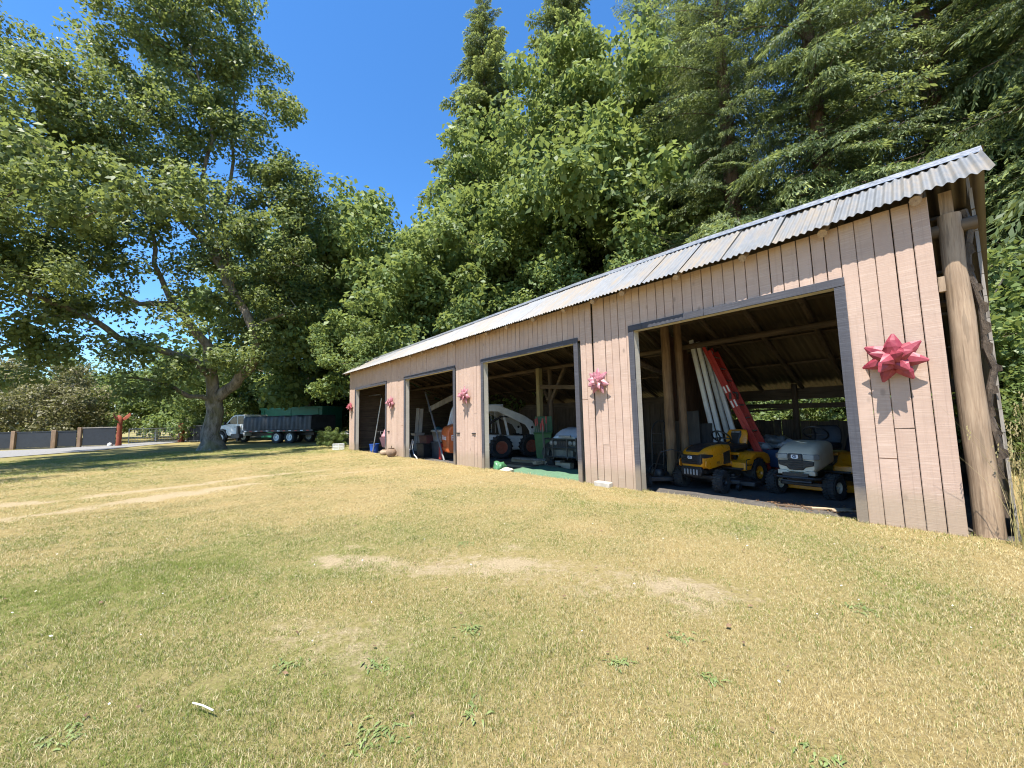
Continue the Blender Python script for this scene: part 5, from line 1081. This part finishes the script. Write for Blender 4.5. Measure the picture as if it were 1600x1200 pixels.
# green wheelie bin with tools, lumber and carpet in the second opening
bn = thing('wheelie_bin', 'open green plastic bin holding red-handled stakes beside the post', 'bin', W(-8.72, 2.62, FL), BARN_ROT+.75)
ring = lambda h, w, d: [(-w, -d, h), (w, -d, h), (w, d, h), (-w, d, h)]
mb = MB(); mb.loft([ring(.06, .20, .22), ring(.95, .27, .30), ring(1.0, .30, .33), ring(1.02, .30, .33), ring(1.02, .26, .29), ring(.85, .25, .28)]); mb.build('tub', M_GREENP, bn, bevel=.05, seg=3)
mb = MB(); mb.loft([[(-.30, .34, 1.0), (.30, .34, 1.0), (.30, .37, 1.02), (-.30, .37, 1.02)], [(-.28, .46, 1.52), (.28, .46, 1.52), (.28, .50, 1.50), (-.28, .50, 1.50)]]); mb.build('lid', M_GREENP, bn, bevel=.015)
for s in (-.22, .22): wheel(bn, s, .26, .1, .1, .05, .05, lugs=10).rotation_euler = (0, 0, math.pi/2)
q = random.Random(12)
for k in range(9):
    x, y = q.uniform(-.2, .2), q.uniform(-.2, .2); tx, ty = q.uniform(-.14, .14), q.uniform(-.1, .1); h = q.uniform(1.18, 1.42)
    st = thing('marker_stake', 'red-handled stake standing in the green bin', 'stake', W(-8.72+x, 2.62+y, FL+.1), BARN_ROT, 'stakes in the green bin')
    mb = MB(); mb.tube([(0, 0, 0), (tx, ty, h-.22)], .012, 6); mb.build('shaft', M_GREYWOOD, st); mb = MB(); mb.tube([(tx, ty, h-.22), (tx*1.15, ty*1.15, h)], .026, 7); mb.build('handle', plain('faded_red', (.50, .10, .09), .6), st)
for k, (x, y, z, ln, w, h, a, m, lab) in enumerate(((-9.7, 1.9, 0, 2.6, .14, .09, .10, M_OLDWOOD_X, 'long brown timber lying lowest in the lumber pile'), (-9.4, 2.25, 0, 2.4, .2, .16, .06, M_LUMBER, 'thick pale timber at the back of the lumber pile'), (-9.5, 2.2, .16, 1.9, .24, .05, .12, M_GREYWOOD, 'wide grey board on top of the lumber pile'), (-9.0, 1.55, 0, 2.2, .1, .06, .02, M_LUMBER, 'pale lath in front of the lumber pile'), (-9.2, 1.95, .09, .16, .3, .10, 0, M_LUMBER, 'short block under the lumber pile'))):
    mb = MB(); mb.box((0, 0, h/2), (ln, w, h)); tag(mb.build('timber', m, None, loc=W(x+.9, y, FL+z+.005), rot=(0, 0, BARN_ROT+a), bevel=.006, seg=1), lab, 'timber', 'lumber in the second opening')
mb = MB(); vv = []; ff = []; nx, ny_ = 16, 12
for i in range(nx+1):
    for j in range(ny_+1): vv.append(W(-8.15+3.1*i/nx + .04*math.sin(j*1.3), .16+1.75*j/ny_ + .05*math.sin(i*.9), FL+.055+.014*math.sin(i*1.7+j*1.1)+.01*rnd.random()))
for i in range(nx):
    for j in range(ny_): ff.append((i*(ny_+1)+j, (i+1)*(ny_+1)+j, (i+1)*(ny_+1)+j+1, i*(ny_+1)+j+1))
mb.add(vv, ff); cp = mb.build('green_carpet', plain('green_carpet', (.10, .19, .11), 1, 0, .2, 14, .5), None, smooth=True); tag(cp, 'worn green carpet spread over the floor of the second opening', 'carpet'); sm = cp.modifiers.new('thick', 'SOLIDIFY'); sm.thickness = .02
tag(lump('plastic_sack', plain('green_sack', (.07, .19, .085), .35, 0, .35, 8, .5), None, W(-8.05, .30, .02), .17, 5, .5, 3, .9), 'crumpled green sack at the left foot of the second opening', 'sack')
tag(lump('plastic_sack', plain('pale_sack', (.55, .50, .38), .6, 0, .2, 8, .3), None, W(-7.65, .22, -.02), .16, 6, .3, 3, .4), 'flat cream sack lying right of the green sack', 'sack')

# ------------------------------------------------------------------ third opening
mb = MB(); mb.tube([(0, 0, 0), (-1.9, .25, 2.62)], .035, 9); tag(mb.build('steel_pole', plain('dull_pole', (.20, .20, .20), .6, .3), None, smooth=True, loc=W(-12.4, 1.15, FL), rot=(0, 0, BARN_ROT)), 'grey steel pole leaning across the third opening', 'pole')
mb = MB(); mb.bar((-17.0, 3.0, 1.85), (-13.6, 2.7, 2.42), .05, .24); tag(mb.build('timber', M_GREYWOOD, None, loc=BARN_O, rot=(0, 0, BARN_ROT)), 'wide grey plank sloping up behind the leaning steel pole', 'timber')
tb = thing('storage_tub', 'grey lidded plastic tub stacked behind the red bottle', 'tub', W(-13.55, 1.75, .46), BARN_ROT)
mb = MB(); mb.loft([ring(0, .30, .24), ring(.38, .36, .29), ring(.40, .36, .29)]); mb.build('body', M_GREYP, tb, bevel=.02); mb = MB(); mb.loft([ring(.40, .39, .32), ring(.45, .39, .32), ring(.47, .34, .27)]); mb.build('lid', plain('pale_lid', (.50, .50, .47), .5), tb, bevel=.01)
for k, (x, y, z, sx, sy, sz, m, lab) in enumerate(((-13.5, 1.8, FL, .95, .7, .62, plain('dark_crate', (.10, .10, .10), .7), 'dark crate under the grey tub'), (-14.4, 1.5, FL, .7, .6, .55, M_BLACK, 'black crate left of the dark crate'), (-14.3, 1.5, .39, .55, .5, .32, plain('maroon_crate', (.14, .05, .045), .6), 'maroon crate on the black crate'), (-14.6, 1.2, .71, .5, .4, .10, M_GREYP, 'flat grey tray on the maroon crate'), (-13.0, 2.6, FL, .8, .5, .9, M_GREYP, 'grey box behind the red bottle'))):
    cr = thing('storage_crate', lab, 'crate', W(x, y, z), BARN_ROT + rnd.uniform(-.1, .1), 'crates stacked in the third opening')
    mb = MB(); mb.loft([ring(0, sx*.46, sy*.46), ring(sz*.9, sx*.5, sy*.5)]); mb.build('body', m, cr, bevel=.012); mb = MB(); mb.loft([ring(sz*.9, sx*.52, sy*.53), ring(sz, sx*.52, sy*.53)]); mb.build('rim', m, cr, bevel=.008)
ex = thing('gas_bottle', 'red upright bottle at the foot of the third opening', 'bottle', W(-12.85, 1.30, FL), BARN_ROT); ex.scale = (.85,)*3; mb = MB(); mb.lathe([(.10, 0), (.12, .02), (.12, .52), (.10, .60), (.04, .66), (.035, .70)], n=18); mb.build('cylinder', M_RED, ex, smooth=True)
mb = MB(); mb.tube([(0, 0, .68), (0, 0, .76)], .02, 8); mb.tube([(0, 0, .75), (.12, 0, .77), (.18, 0, .70)], .012, 6); mb.build('valve', M_BLACK, ex)
mb = MB(); mb.tube([(-.55, .1, .75), (-.5, .0, .5), (-.38, -.12, .3), (-.3, -.1, .12), (0, -.2, .03), (.25, -.15, .02), (.32, .0, .02), (.1, .05, .03), (-.1, -.05, .02)], .022, 8); mb.tube([(-.5, .1, .7), (-.46, .05, .4), (-.2, .0, .2), (.1, -.05, .12), (.28, -.1, .03)], .02, 8); tag(mb.build('white_hose', M_WHITE, None, smooth=True, loc=W(-13.0, .36, FL+.02), rot=(0, 0, BARN_ROT)), 'white hose coiled inside the left jamb of the third opening', 'hose')
tag(lump('cloth_bundle', plain('teal_cloth', (.05, .16, .17), .8, 0, .3, 6, .4), None, W(-14.1, 1.9, .80), .26, 15, .45), 'teal cloth bundle left of the grey tub', 'cloth')
# ------------------------------------------------------------------ fourth opening
mb = MB(); mb.tube([(0, 0, 0), (.55, .2, 2.55), (.3, .25, 2.75), (-1.4, .3, 2.78)], .028, 8); tag(mb.build('steel_pole', M_GALV, None, smooth=True, loc=W(-18.0, .6, FL), rot=(0, 0, BARN_ROT)), 'bent grey pole leaning in the farthest opening', 'pole')
bk_ = thing('bucket', 'blue plastic bucket on the floor of the farthest opening', 'bucket', W(-18.2, .75, FL), BARN_ROT); mb = MB(); mb.lathe([(.17, 0), (.22, .40), (.235, .41), (.235, .43), (.21, .43), (.19, .1)], n=18, cap=True); mb.build('pail', plain('bright_blue', (.03, .10, .38), .45), bk_, smooth=True); mb = MB(); mb.tube([(-.22, 0, .41), (-.2, -.1, .28), (0, -.17, .2), (.2, -.1, .28), (.22, 0, .41)], .006, 6); mb.build('handle', M_GALV, bk_)
wb = thing('push_cart', 'small push cart with pink bundle in the farthest opening', 'cart', W(-16.4, .72, FL), BARN_ROT)
mb = MB(); mb.loft([ring(.35, .25, .2), ring(.75, .36, .28), ring(.77, .36, .28), ring(.77, .34, .26), ring(.40, .22, .18)]); mb.build('tray', plain('dark_pink_cloth', (.13, .06, .075), .8), wb, bevel=.02)
for s in (-1, 1):
    for x in (-.28, .28): wheel(wb, x, s*.2, .1, .1, .04, .05, lugs=10)
mb = MB(); mb.tube([(.28, -.2, .1), (-.2, -.2, .7), (-.5, -.2, 1.05), (-.5, .2, 1.05), (-.2, .2, .7), (.28, .2, .1)], .012, 6); mb.tube([(-.28, -.2, .1), (.3, -.2, .75)], .012, 6); mb.build('frame', M_STEEL, wb)
tag(lump('cloth_bundle', plain('pink_cloth', (.42, .20, .22), .8, 0, .25, 8, .4), None, W(-16.4, .70, .74), .26, 16, .4), 'pink cloth bundle lying in the push cart', 'cloth')
for k, (x, z0, z1, lab) in enumerate(((-17.3, FL, 1.9, 'grey board standing in the farthest opening'), (-17.7, FL, 1.95, 'second grey board in the farthest opening'))):
    mb = MB(); mb.box((0, 0, (z1-z0)/2), (.34, .03, z1-z0)); tag(mb.build('standing_board', M_GREYWOOD, None, loc=W(x, 2.6, z0), rot=(-.08, 0, BARN_ROT)), lab, 'board')
# pots and stones by the far piers
def pot(x, y, r, h, lab, m):
    o = thing('clay_pot', lab, 'pot', W(x, y, 0), BARN_ROT); mb = MB(); mb.lathe([(r*.55, 0), (r*.95, h*.3), (r, h*.55), (r*.85, h*.8), (r*.55, h*.92), (r*.6, h), (r*.5, h), (r*.45, h*.85)], n=18); mb.build('vessel', m, o, smooth=True); mb = MB(); mb.tube([(0, 0, h*.85), (.02, 0, h*1.25)], .012, 6); mb.build('stem', M_OLDWOOD, o)
pot(-13.75, -.28, .19, .33, 'round brown clay pot left of the third opening', plain('clay', (.21, .14, .09), .9, 0, .25, 10, .4))
pot(-14.75, -.12, .20, .22, 'low tan clay pot right of the farthest opening', plain('tan_clay', (.33, .24, .16), .9, 0, .25, 10, .4))
wc = thing('wire_crate', 'white wire crate at the far corner of the barn', 'crate', (-8.45, 18.75, 0), -.5); wc.scale = (.7,)*3; mb = MB()
for z in (.02, .22, .42):
    mb.tube([(-.3, -.22, z), (.3, -.22, z), (.3, .22, z), (-.3, .22, z)], .012, 5, closed=True)
mb.build('rim', M_WHITE, wc)
for k in range(9): mb = MB(); mb.bar((-.3+.075*k, -.22, .02), (-.3+.075*k, -.22, .42), .03, .008); mb.build('slat', M_WHITE, wc); mb = MB(); mb.bar((-.3+.075*k, .22, .02), (-.3+.075*k, .22, .42), .03, .008); mb.build('slat', M_WHITE, wc)

# ------------------------------------------------------------------ truck, container, fence, gate
def truck():
    F0 = Vector((-20.75, 28.75, 0)); hd = Vector((-6.3, 1.75, 0)).normalized()
    t = thing('flatbed_truck', 'white cab truck with tarped dark flatbed parked behind the oak', 'truck', F0, math.atan2(hd.y, hd.x))
    # x forward; front axle at 0, near side is +y
    for s in (-1, 1): wheel(t, 0, s*.86, .42, .42, .27, .24, rim_m=M_WHITE, lugs=24, lugd=.006)
    for x in (-5.0, -6.1):
        for s in (-1, 1): wheel(t, x, s*.84, .42, .42, .36, .24, rim_m=M_WHITE, lugs=24, lugd=.006)
    side = [(1.02, .55), (1.06, 1.02), (.95, 1.20), (-.15, 1.32), (-.30, 1.36), (-.95, 1.95), (-1.2, 2.04), (-2.05, 2.04), (-2.15, 1.9), (-2.15, .55), (-.58, .55), (-.52, .80), (-.34, .98), (0, 1.05), (.34, .98), (.52, .80), (.56, .55)]
    mb = MB(); mb.prism(side, -.92, .92); cb = mb.build('cab', M_WHITE, t, bevel=.05)
    m_gl = plain('dark_glass', (.02, .025, .03), .08, 0, .1, 5, 0)
    for s in (-1, 1):
        mb = MB(); mb.prism([(-.52, 1.40), (-1.02, 1.90), (-1.40, 1.94), (-1.40, 1.38)], s*.90, s*.935); w_ = mb.build('window', m_gl, t, bevel=.01)
        mb = MB(); mb.prism([(-1.48, 1.38), (-1.48, 1.94), (-1.98, 1.94), (-2.04, 1.38)], s*.90, s*.935); mb.build('window', m_gl, t, bevel=.01)
        mb = MB(); mb.prism([(-.42, .62), (-.42, 1.33), (-1.44, 1.34), (-1.44, .62)], s*.915, s*.932); dr = mb.build('door', M_WHITE, t, bevel=.012); mb = MB(); mb.box((-1.28, s*.94, 1.18), (.16, .03, .04)); mb.build('handle', M_BLACK, dr)
        mb = MB(); arch = [(.56*math.cos(a), .44+.60*math.sin(a)) for a in [math.radians(180*k/12) for k in range(13)]]; mb.prism(arch + [(x*.84, .44+(z-.44)*.84) for x, z in arch[::-1]], s*.90, s*.98); mb.build('wheel_arch', M_BLACK, t, bevel=.01)
        mb = MB(); mb.box((-.50, s*1.08, 1.46), (.07, .16, .22)); mb.bar((-.5, s*.9, 1.36), (-.5, s*1.05, 1.36), .04, .04); mb.build('mirror', M_BLACK, t, bevel=.02)
        mb = MB(); mb.box((1.02, s*.68, 1.0), (.10, .34, .2)); mb.build('headlight', M_LENS, t, bevel=.02)
    mb = MB(); mb.add([(-.34, -.76, 1.38), (-.34, .76, 1.38), (-.97, .68, 1.94), (-.97, -.68, 1.94), (-.30, -.76, 1.40), (-.30, .76, 1.40), (-.93, .68, 1.97), (-.93, -.68, 1.97)], [(0, 1, 2, 3), (7, 6, 5, 4), (0, 4, 5, 1), (1, 5, 6, 2), (2, 6, 7, 3), (3, 7, 4, 0)]); mb.build('windscreen', m_gl, t)
    mb = MB(); mb.box((1.06, 0, .92), (.06, 1.2, .34)); mb.build('grille', M_BLACK, t, bevel=.02); mb = MB(); mb.box((1.14, 0, .58), (.16, 1.86, .22)); mb.build('bumper', M_BLACK, t, bevel=.03)
    mb = MB(); mb.box((-4.0, 0, .62), (7.2, .80, .2)); mb.build('chassis', M_STEEL, t)
    mb = MB(); mb.box((-5.2, 0, .86), (6.0, 2.36, .16)); bed = mb.build('flatbed', M_BLACK, t, bevel=.02)
    for k in range(12):
        mb = MB(); mb.box((-2.5-.48*k, 1.185, .86), (.22, .012, .055)); mb.build('reflector', M_RED if k % 2 else M_TEXT, bed)
    m_tarp, nt, bs = new_mat('black_tarp'); v = coords(nt); nt.links.new(ramp(nt, noise(nt, v, 3, 4), [(.3, (.02, .02, .022)), (.7, (.05, .05, .054))]), bs.inputs['Base Color']); bs.inputs['Roughness'].default_value = .55
    vv, ff = [], []; nx = 90                                                                     # tarp hung in folds round the load
    rings = []
    for j, (z, o) in enumerate(((.95, .06), (1.2, .05), (1.5, .03), (1.78, .0), (1.86, -.08), (1.88, -.5))):
        R = []
        for i in range(nx+1):
            x = -2.28-5.75*i/nx; R.append((x, 1.10 + o + .035*math.sin(i*1.15+j*.25)*(1-j/6) + .02*math.sin(i*.41+j), z + .02*math.sin(i*.3)*(j > 2)))
        rings.append(R)
    for j, R in enumerate(rings): vv += R
    b0 = len(vv); vv += [(-2.28-5.75*i/nx, -1.1, 1.86) for i in range(nx+1)]; b1 = len(vv); vv += [(-2.28-5.75*i/nx, -1.15, .95) for i in range(nx+1)]
    for j in range(7):
        a = j*(nx+1)
        for i in range(nx): ff.append((a+i, a+i+1, a+nx+1+i+1, a+nx+1+i))
    ff.append(tuple(j*(nx+1) for j in range(8))); ff.append(tuple(j*(nx+1)+nx for j in range(7, -1, -1)))
    mb = MB(); mb.add(vv, ff); mb.build('tarp', m_tarp, t, smooth=True)
    mb = MB(); mb.bar((-1.7, 1.05, .2), (-1.7, 1.05, 1.25), .16, .16); mb.bar((-2.0, 1.05, .55), (-1.2, 1.05, .55), .3, .3); mb.build('side_step', M_BLACK, t, bevel=.02)
truck()
co = thing('green_container', 'green steel waste container behind the tarped flatbed', 'container', (-17.6, 32.2, 0), -.27); mg = plain('container_green', (.015, .17, .10), .5, 0, .15, 4, .1)
mb = MB(); mb.loft([ring(.25, 3.0, 1.1), ring(2.55, 3.05, 1.15), ring(2.55, 2.95, 1.05), ring(.35, 2.9, 1.0)]); mb.build('body', mg, co)
mb = MB(); mb.loft([ring(2.5, 3.12, 1.22), ring(2.66, 3.12, 1.22), ring(2.66, 2.95, 1.05), ring(2.5, 2.95, 1.05)]); mb.build('rim', mg, co)
for k in (0, 4, 8): mb = MB(); mb.box((-2.7+.67*k, -1.15, 1.4), (.10, .05, 2.2)); mb.build('rib', mg, co)
# fence bays of dark panels between posts, a carved post, a wire gate
m_panel = plain('dark_panel', (.022, .025, .03), .6, 0, .15, 3, .05); m_rust = plain('rust_red_wood', (.24, .055, .025), .85, 0, .25, 10, .4); m_fpost = wood('fence_post', (.20, .12, .07), (.34, .23, .14))
FP = [(-40.5, 25.2), (-34.3, 26.6), (-31.9, 26.9), (-30.7, 27.4), (-28.75, 28.2)]
for k in range(4):
    a, b = Vector((*FP[k], 0)), Vector((*FP[k+1], 0)); d = b-a; fb = thing('fence_bay', ['dark panelled fence bay at the left edge', 'long dark panelled fence bay behind the thorn bush', 'narrow dark fence bay beside the framed one', 'pale-framed dark fence bay beside the carved post'][k], 'fence', a, math.atan2(d.y, d.x), 'dark panelled fence'); ln = d.length
    ht_ = 1.12 if k < 3 else 1.32
    if k < 3: mb = MB(); mb.box((0, 0, .62), (.24, .24, 1.30)); mb.build('post', m_fpost, fb, bevel=.02)
    else: mb = MB(); mb.box((0, 0, .7), (.20, .20, 1.42)); mb.build('post', m_fpost, fb, bevel=.02)
    mb = MB(); mb.box((ln/2, 0, ht_/2+.06), (ln-.34, .05, ht_-.1)); mb.build('panel', m_panel, fb, bevel=.006)
    fm = M_GREYWOOD if k == 3 else m_panel; mb = MB(); mb.bar((.14, 0, ht_+.05), (ln-.14, 0, ht_+.05), .09, .07); mb.bar((.14, 0, .06), (ln-.14, 0, .06), .09, .07); mb.build('rail', fm, fb)
cp_ = thing('carved_post', 'rust-red gate post topped with a carved bird', 'post', (-28.72, 28.2, 0), -.2)
mb = MB(); mb.lathe([(.16, 0), (.17, .1), (.14, .4), (.16, .75), (.13, 1.1), (.16, 1.4), (.12, 1.55), (.15, 1.66)], n=12); mb.build('shaft', m_rust, cp_, smooth=True)
mb = MB(); mb.tube([(.12, 0, 1.62), (.06, 0, 1.8), (0, 0, 1.98), (-.06, 0, 2.12), (-.16, 0, 2.18), (-.27, 0, 2.13)], [.05, .13, .14, .10, .085, .02], 10); mb.build('bird', m_rust, cp_, smooth=True)
for s in (-1, 1):
    mb = MB(); mb.loft([[(.02, s*.10, 1.78), (-.04, s*.12, 1.98), (.04, s*.13, 1.98), (.10, s*.11, 1.80)], [(.10, s*.36, 1.96), (-.02, s*.38, 2.22), (.05, s*.39, 2.22), (.16, s*.37, 1.98)], [(.16, s*.52, 2.18), (.06, s*.54, 2.42), (.10, s*.55, 2.42), (.19, s*.53, 2.2)]]); mb.build('wing', m_rust, cp_, bevel=.01)
tag(lump('white_stone', M_WHITE, None, (-29.1, 27.95, .10), .13, 44, .25, 3, 1.2), 'white painted stone at the foot of the carved post', 'stone')
gt = thing('wire_gate', 'open wire farm gate between the carved post and red post', 'gate', (-28.4, 28.6, 0), math.atan2(3.7, .5))
mb = MB()
for z in (.18, 1.2): mb.tube([(0, 0, z), (3.75, 0, z)], .03, 7)
for x in (0, 1.9, 3.75): mb.tube([(x, 0, .18), (x, 0, 1.2)], .03, 7)
mb.build('frame', M_GALV, gt)
for k in range(1, 6): mb = MB(); mb.tube([(0, 0, .18+.17*k), (3.75, 0, .18+.17*k)], .009, 4); mb.build('wire', M_GALV, gt)
for k in range(1, 19): mb = MB(); mb.tube([(.2*k, 0, .18), (.2*k, 0, 1.2)], .007, 4); mb.build('wire', M_GALV, gt)
rp = thing('gate_post', 'rust-red square gate post right of the wire gate', 'post', (-27.85, 32.5, 0), .1); mb = MB(); mb.box((0, 0, .75), (.34, .34, 1.5)); mb.build('shaft', m_rust, rp, bevel=.02); mb = MB(); mb.box((0, 0, 1.53), (.42, .42, .08)); mb.build('cap', m_rust, rp, bevel=.02)
fb = thing('fence_bay', 'dark framed fence panel between the red gate post and oak trunk', 'fence', (-27.5, 32.7, 0), math.atan2(-1.0, 4.3), 'dark panelled fence'); mb = MB(); mb.box((1.6, 0, .70), (3.1, .06, 1.18)); mb.build('panel', m_panel, fb); mb = MB(); mb.bar((.0, 0, 1.34), (3.25, 0, 1.34), .10, .08); mb.bar((0, 0, .08), (3.25, 0, .08), .10, .08); mb.bar((0, 0, .05), (0, 0, 1.38), .09, .1); mb.bar((3.25, 0, .05), (3.25, 0, 1.38), .09, .1); mb.build('rail', M_GREYWOOD, fb)

# ------------------------------------------------------------------ weeds, tall grass and litter
def leaf_strip(mb, p, az, ln, w, rise, droop, n=4, notch=0.0):
    d = Vector((math.cos(az), math.sin(az), 0)); s = Vector((-math.sin(az), math.cos(az), 0)); vv = []
    for k in range(n+1):
        t = k/n; ww = w*math.sin(math.pi*min(.97, .12+.85*t))*(1-notch*(k % 2)); q = p + d*ln*t + Vector((0, 0, rise*math.sin(t*2.2)-droop*t*t)); vv += [q-s*ww, q+s*ww+Vector((0, 0, w*.2))]
    mb.add(vv, [(2*k, 2*k+2, 2*k+3, 2*k+1) for k in range(n)])
m_weed, nt, bs = new_mat('weed_leaf'); v = coords(nt); nt.links.new(ramp(nt, noise(nt, v, 9, 4), [(.3, (.10, .14, .035)), (.7, (.20, .245, .075))]), bs.inputs['Base Color']); bs.inputs['Roughness'].default_value = .6
for k, (x, y, r, n, lab) in enumerate(((-.29, 2.48, .10, 18, 'small weed rosette just in front of the bare patch'), (-.75, 2.16, .11, 13, 'weed rosette left of centre on the lawn'), (-.60, 1.70, .19, 26, 'largest weed clump at the bottom of the lawn'), (-.20, 1.80, .12, 9, 'upright weed right of the largest clump'), (.94, 2.34, .11, 16, 'bright weed rosette right of centre'), (.53, 2.11, .10, 15, 'bright weed rosette below the right-hand bare grass'), (.92, 1.98, .08, 10, 'small weed low on the right half of the lawn'), (2.27, 2.67, .15, 20, 'wide weed patch on the right of the lawn'), (-1.99, 1.78, .15, 18, 'dark weed patch at the lower left corner'), (-1.25, 2.21, .09, 12, 'small weed on the left of the lawn'), (-.54, 4.18, .16, 18, 'green weed patch at the far edge of the bare patch'), (1.13, 1.52, .12, 12, 'weed at the bottom right of the lawn'))):
    mb = MB(); z = float(ground_z(np.array([x]), np.array([y]))[0])
    for j in range(int(n*2.2)):
        a = rnd.uniform(0, 6.28); c = Vector((rnd.gauss(0, r*.36), rnd.gauss(0, r*.30), .004)); leaf_strip(mb, c, a, rnd.uniform(.022, .048), rnd.uniform(.0035, .0075), rnd.uniform(.004, .014), .008, 5, .45)
    wd_ = thing('broadleaf_weed', lab, 'weed', (x, y, z), 0, 'weeds in the lawn'); lv_ = mb.build('leaves', m_weed, wd_, smooth=True); lv_['kind'] = 'stuff'
mb = MB(); mb.tube([(-.06, .02, .028), (0, 0, .03), (.07, -.025, .024)], .0035, 6); tag(mb.build('pale_stick', plain('bleached_stick', (.62, .58, .50), .8), None, loc=(-1.45, 1.88, 0)), 'short bleached stick lying on the lawn at lower left', 'stick')
def tall_grass(name, lab, spots, seed, hmin, hmax):
    q = random.Random(seed); V_, F_, T_ = [], [], []
    for (cx, cy, rad, n) in spots:
        for _ in range(n):
            a, d = q.uniform(0, 6.28), rad*math.sqrt(q.random()); p = Vector((cx+d*math.cos(a), cy+d*math.sin(a), 0)); h = q.uniform(hmin, hmax)*q.uniform(.5, 1); az = q.uniform(0, 6.28); le = h*q.uniform(.1, .45); w = q.uniform(.002, .005); tt = q.random(); s = Vector((math.sin(az), -math.cos(az), 0)); b = len(V_)
            for k in range(5):
                t = k/4; c = p + Vector((math.cos(az)*le*t*t, math.sin(az)*le*t*t, h*(t-.12*t*t*le/h*2))); ww = w*(1-.75*t); V_ += [c-s*ww, c+s*ww]; T_ += [tt, tt]
            F_ += [(b+2*k, b+2*k+2, b+2*k+3, b+2*k+1) for k in range(4)]
            if q.random() < .3:                                                        # seed head
                for j in range(7): e = c + Vector((q.gauss(0, .01), q.gauss(0, .01), -.02*j)); b = len(V_); V_ += [e, e+Vector((.012, .004, .01)), e+Vector((.006, .0, .03)), e+Vector((-.008, .004, .012))]; T_ += [.1]*4; F_ += [(b, b+1, b+2, b+3)]
    m = foliage('tall_grass', (.50, .40, .20), (.30, .28, .09), (.20, .25, .05), .3)
    o = link(bpy.data.objects.new(name, np_mesh(name, np.array([tuple(p) for p in V_]), np.array(F_), [m], {'tint': np.array(T_)}))); tag(o, lab, 'grass', kind='stuff')
e1 = W(.75, .35); e2 = W(1.3, .9); e3 = W(1.5, 2.2); e4 = W(.42, -.12); e5 = W(2.2, .6)
tall_grass('tall_grass', 'tall dry seeding grass right of the corner log post', [(e1.x, e1.y, .40, 420), (e2.x, e2.y, .6, 520), (e3.x, e3.y, .8, 420), (e4.x, e4.y, .16, 60), (e5.x, e5.y, .6, 300)], 8, .5, 1.75)

def litter(name, lab, cat, mat, n, seed, s0, s1, zr):
    q = random.Random(seed); mb = MB()
    for _ in range(n):
        a, r = q.uniform(-.95, .95), math.sqrt(q.uniform(1.3**2, 9.0**2)); x, y = r*math.sin(a), r*math.cos(a)
        if L((x, y))[1] > -.15: continue
        z = float(ground_z(np.array([x]), np.array([y]))[0]) + q.uniform(*zr); s = q.uniform(s0, s1); t = q.uniform(0, 6.28); u = Vector((math.cos(t), math.sin(t), q.uniform(-.3, .3)))*s; w = Vector((-math.sin(t), math.cos(t), q.uniform(-.3, .3)))*s*q.uniform(.4, .8); p = Vector((x, y, z))
        mb.add([p-u, p-w*.8+Vector((0, 0, s*.2)), p+u, p+w], [(0, 1, 2, 3)])
    tag(mb.build(name, mat), lab, cat, kind='stuff')
litter('clover_flowers', 'tiny white clover flowers scattered over the lawn', 'flowers', plain('clover_white', (.72, .70, .64), .8), 130, 31, .006, .012, (.02, .035))
litter('fallen_leaves', 'small brown dead leaves scattered over the lawn', 'leaves', plain('lawn_dead_leaf', (.16, .095, .05), .9, 0, .4, 30, 0), 240, 32, .008, .02, (.012, .03))
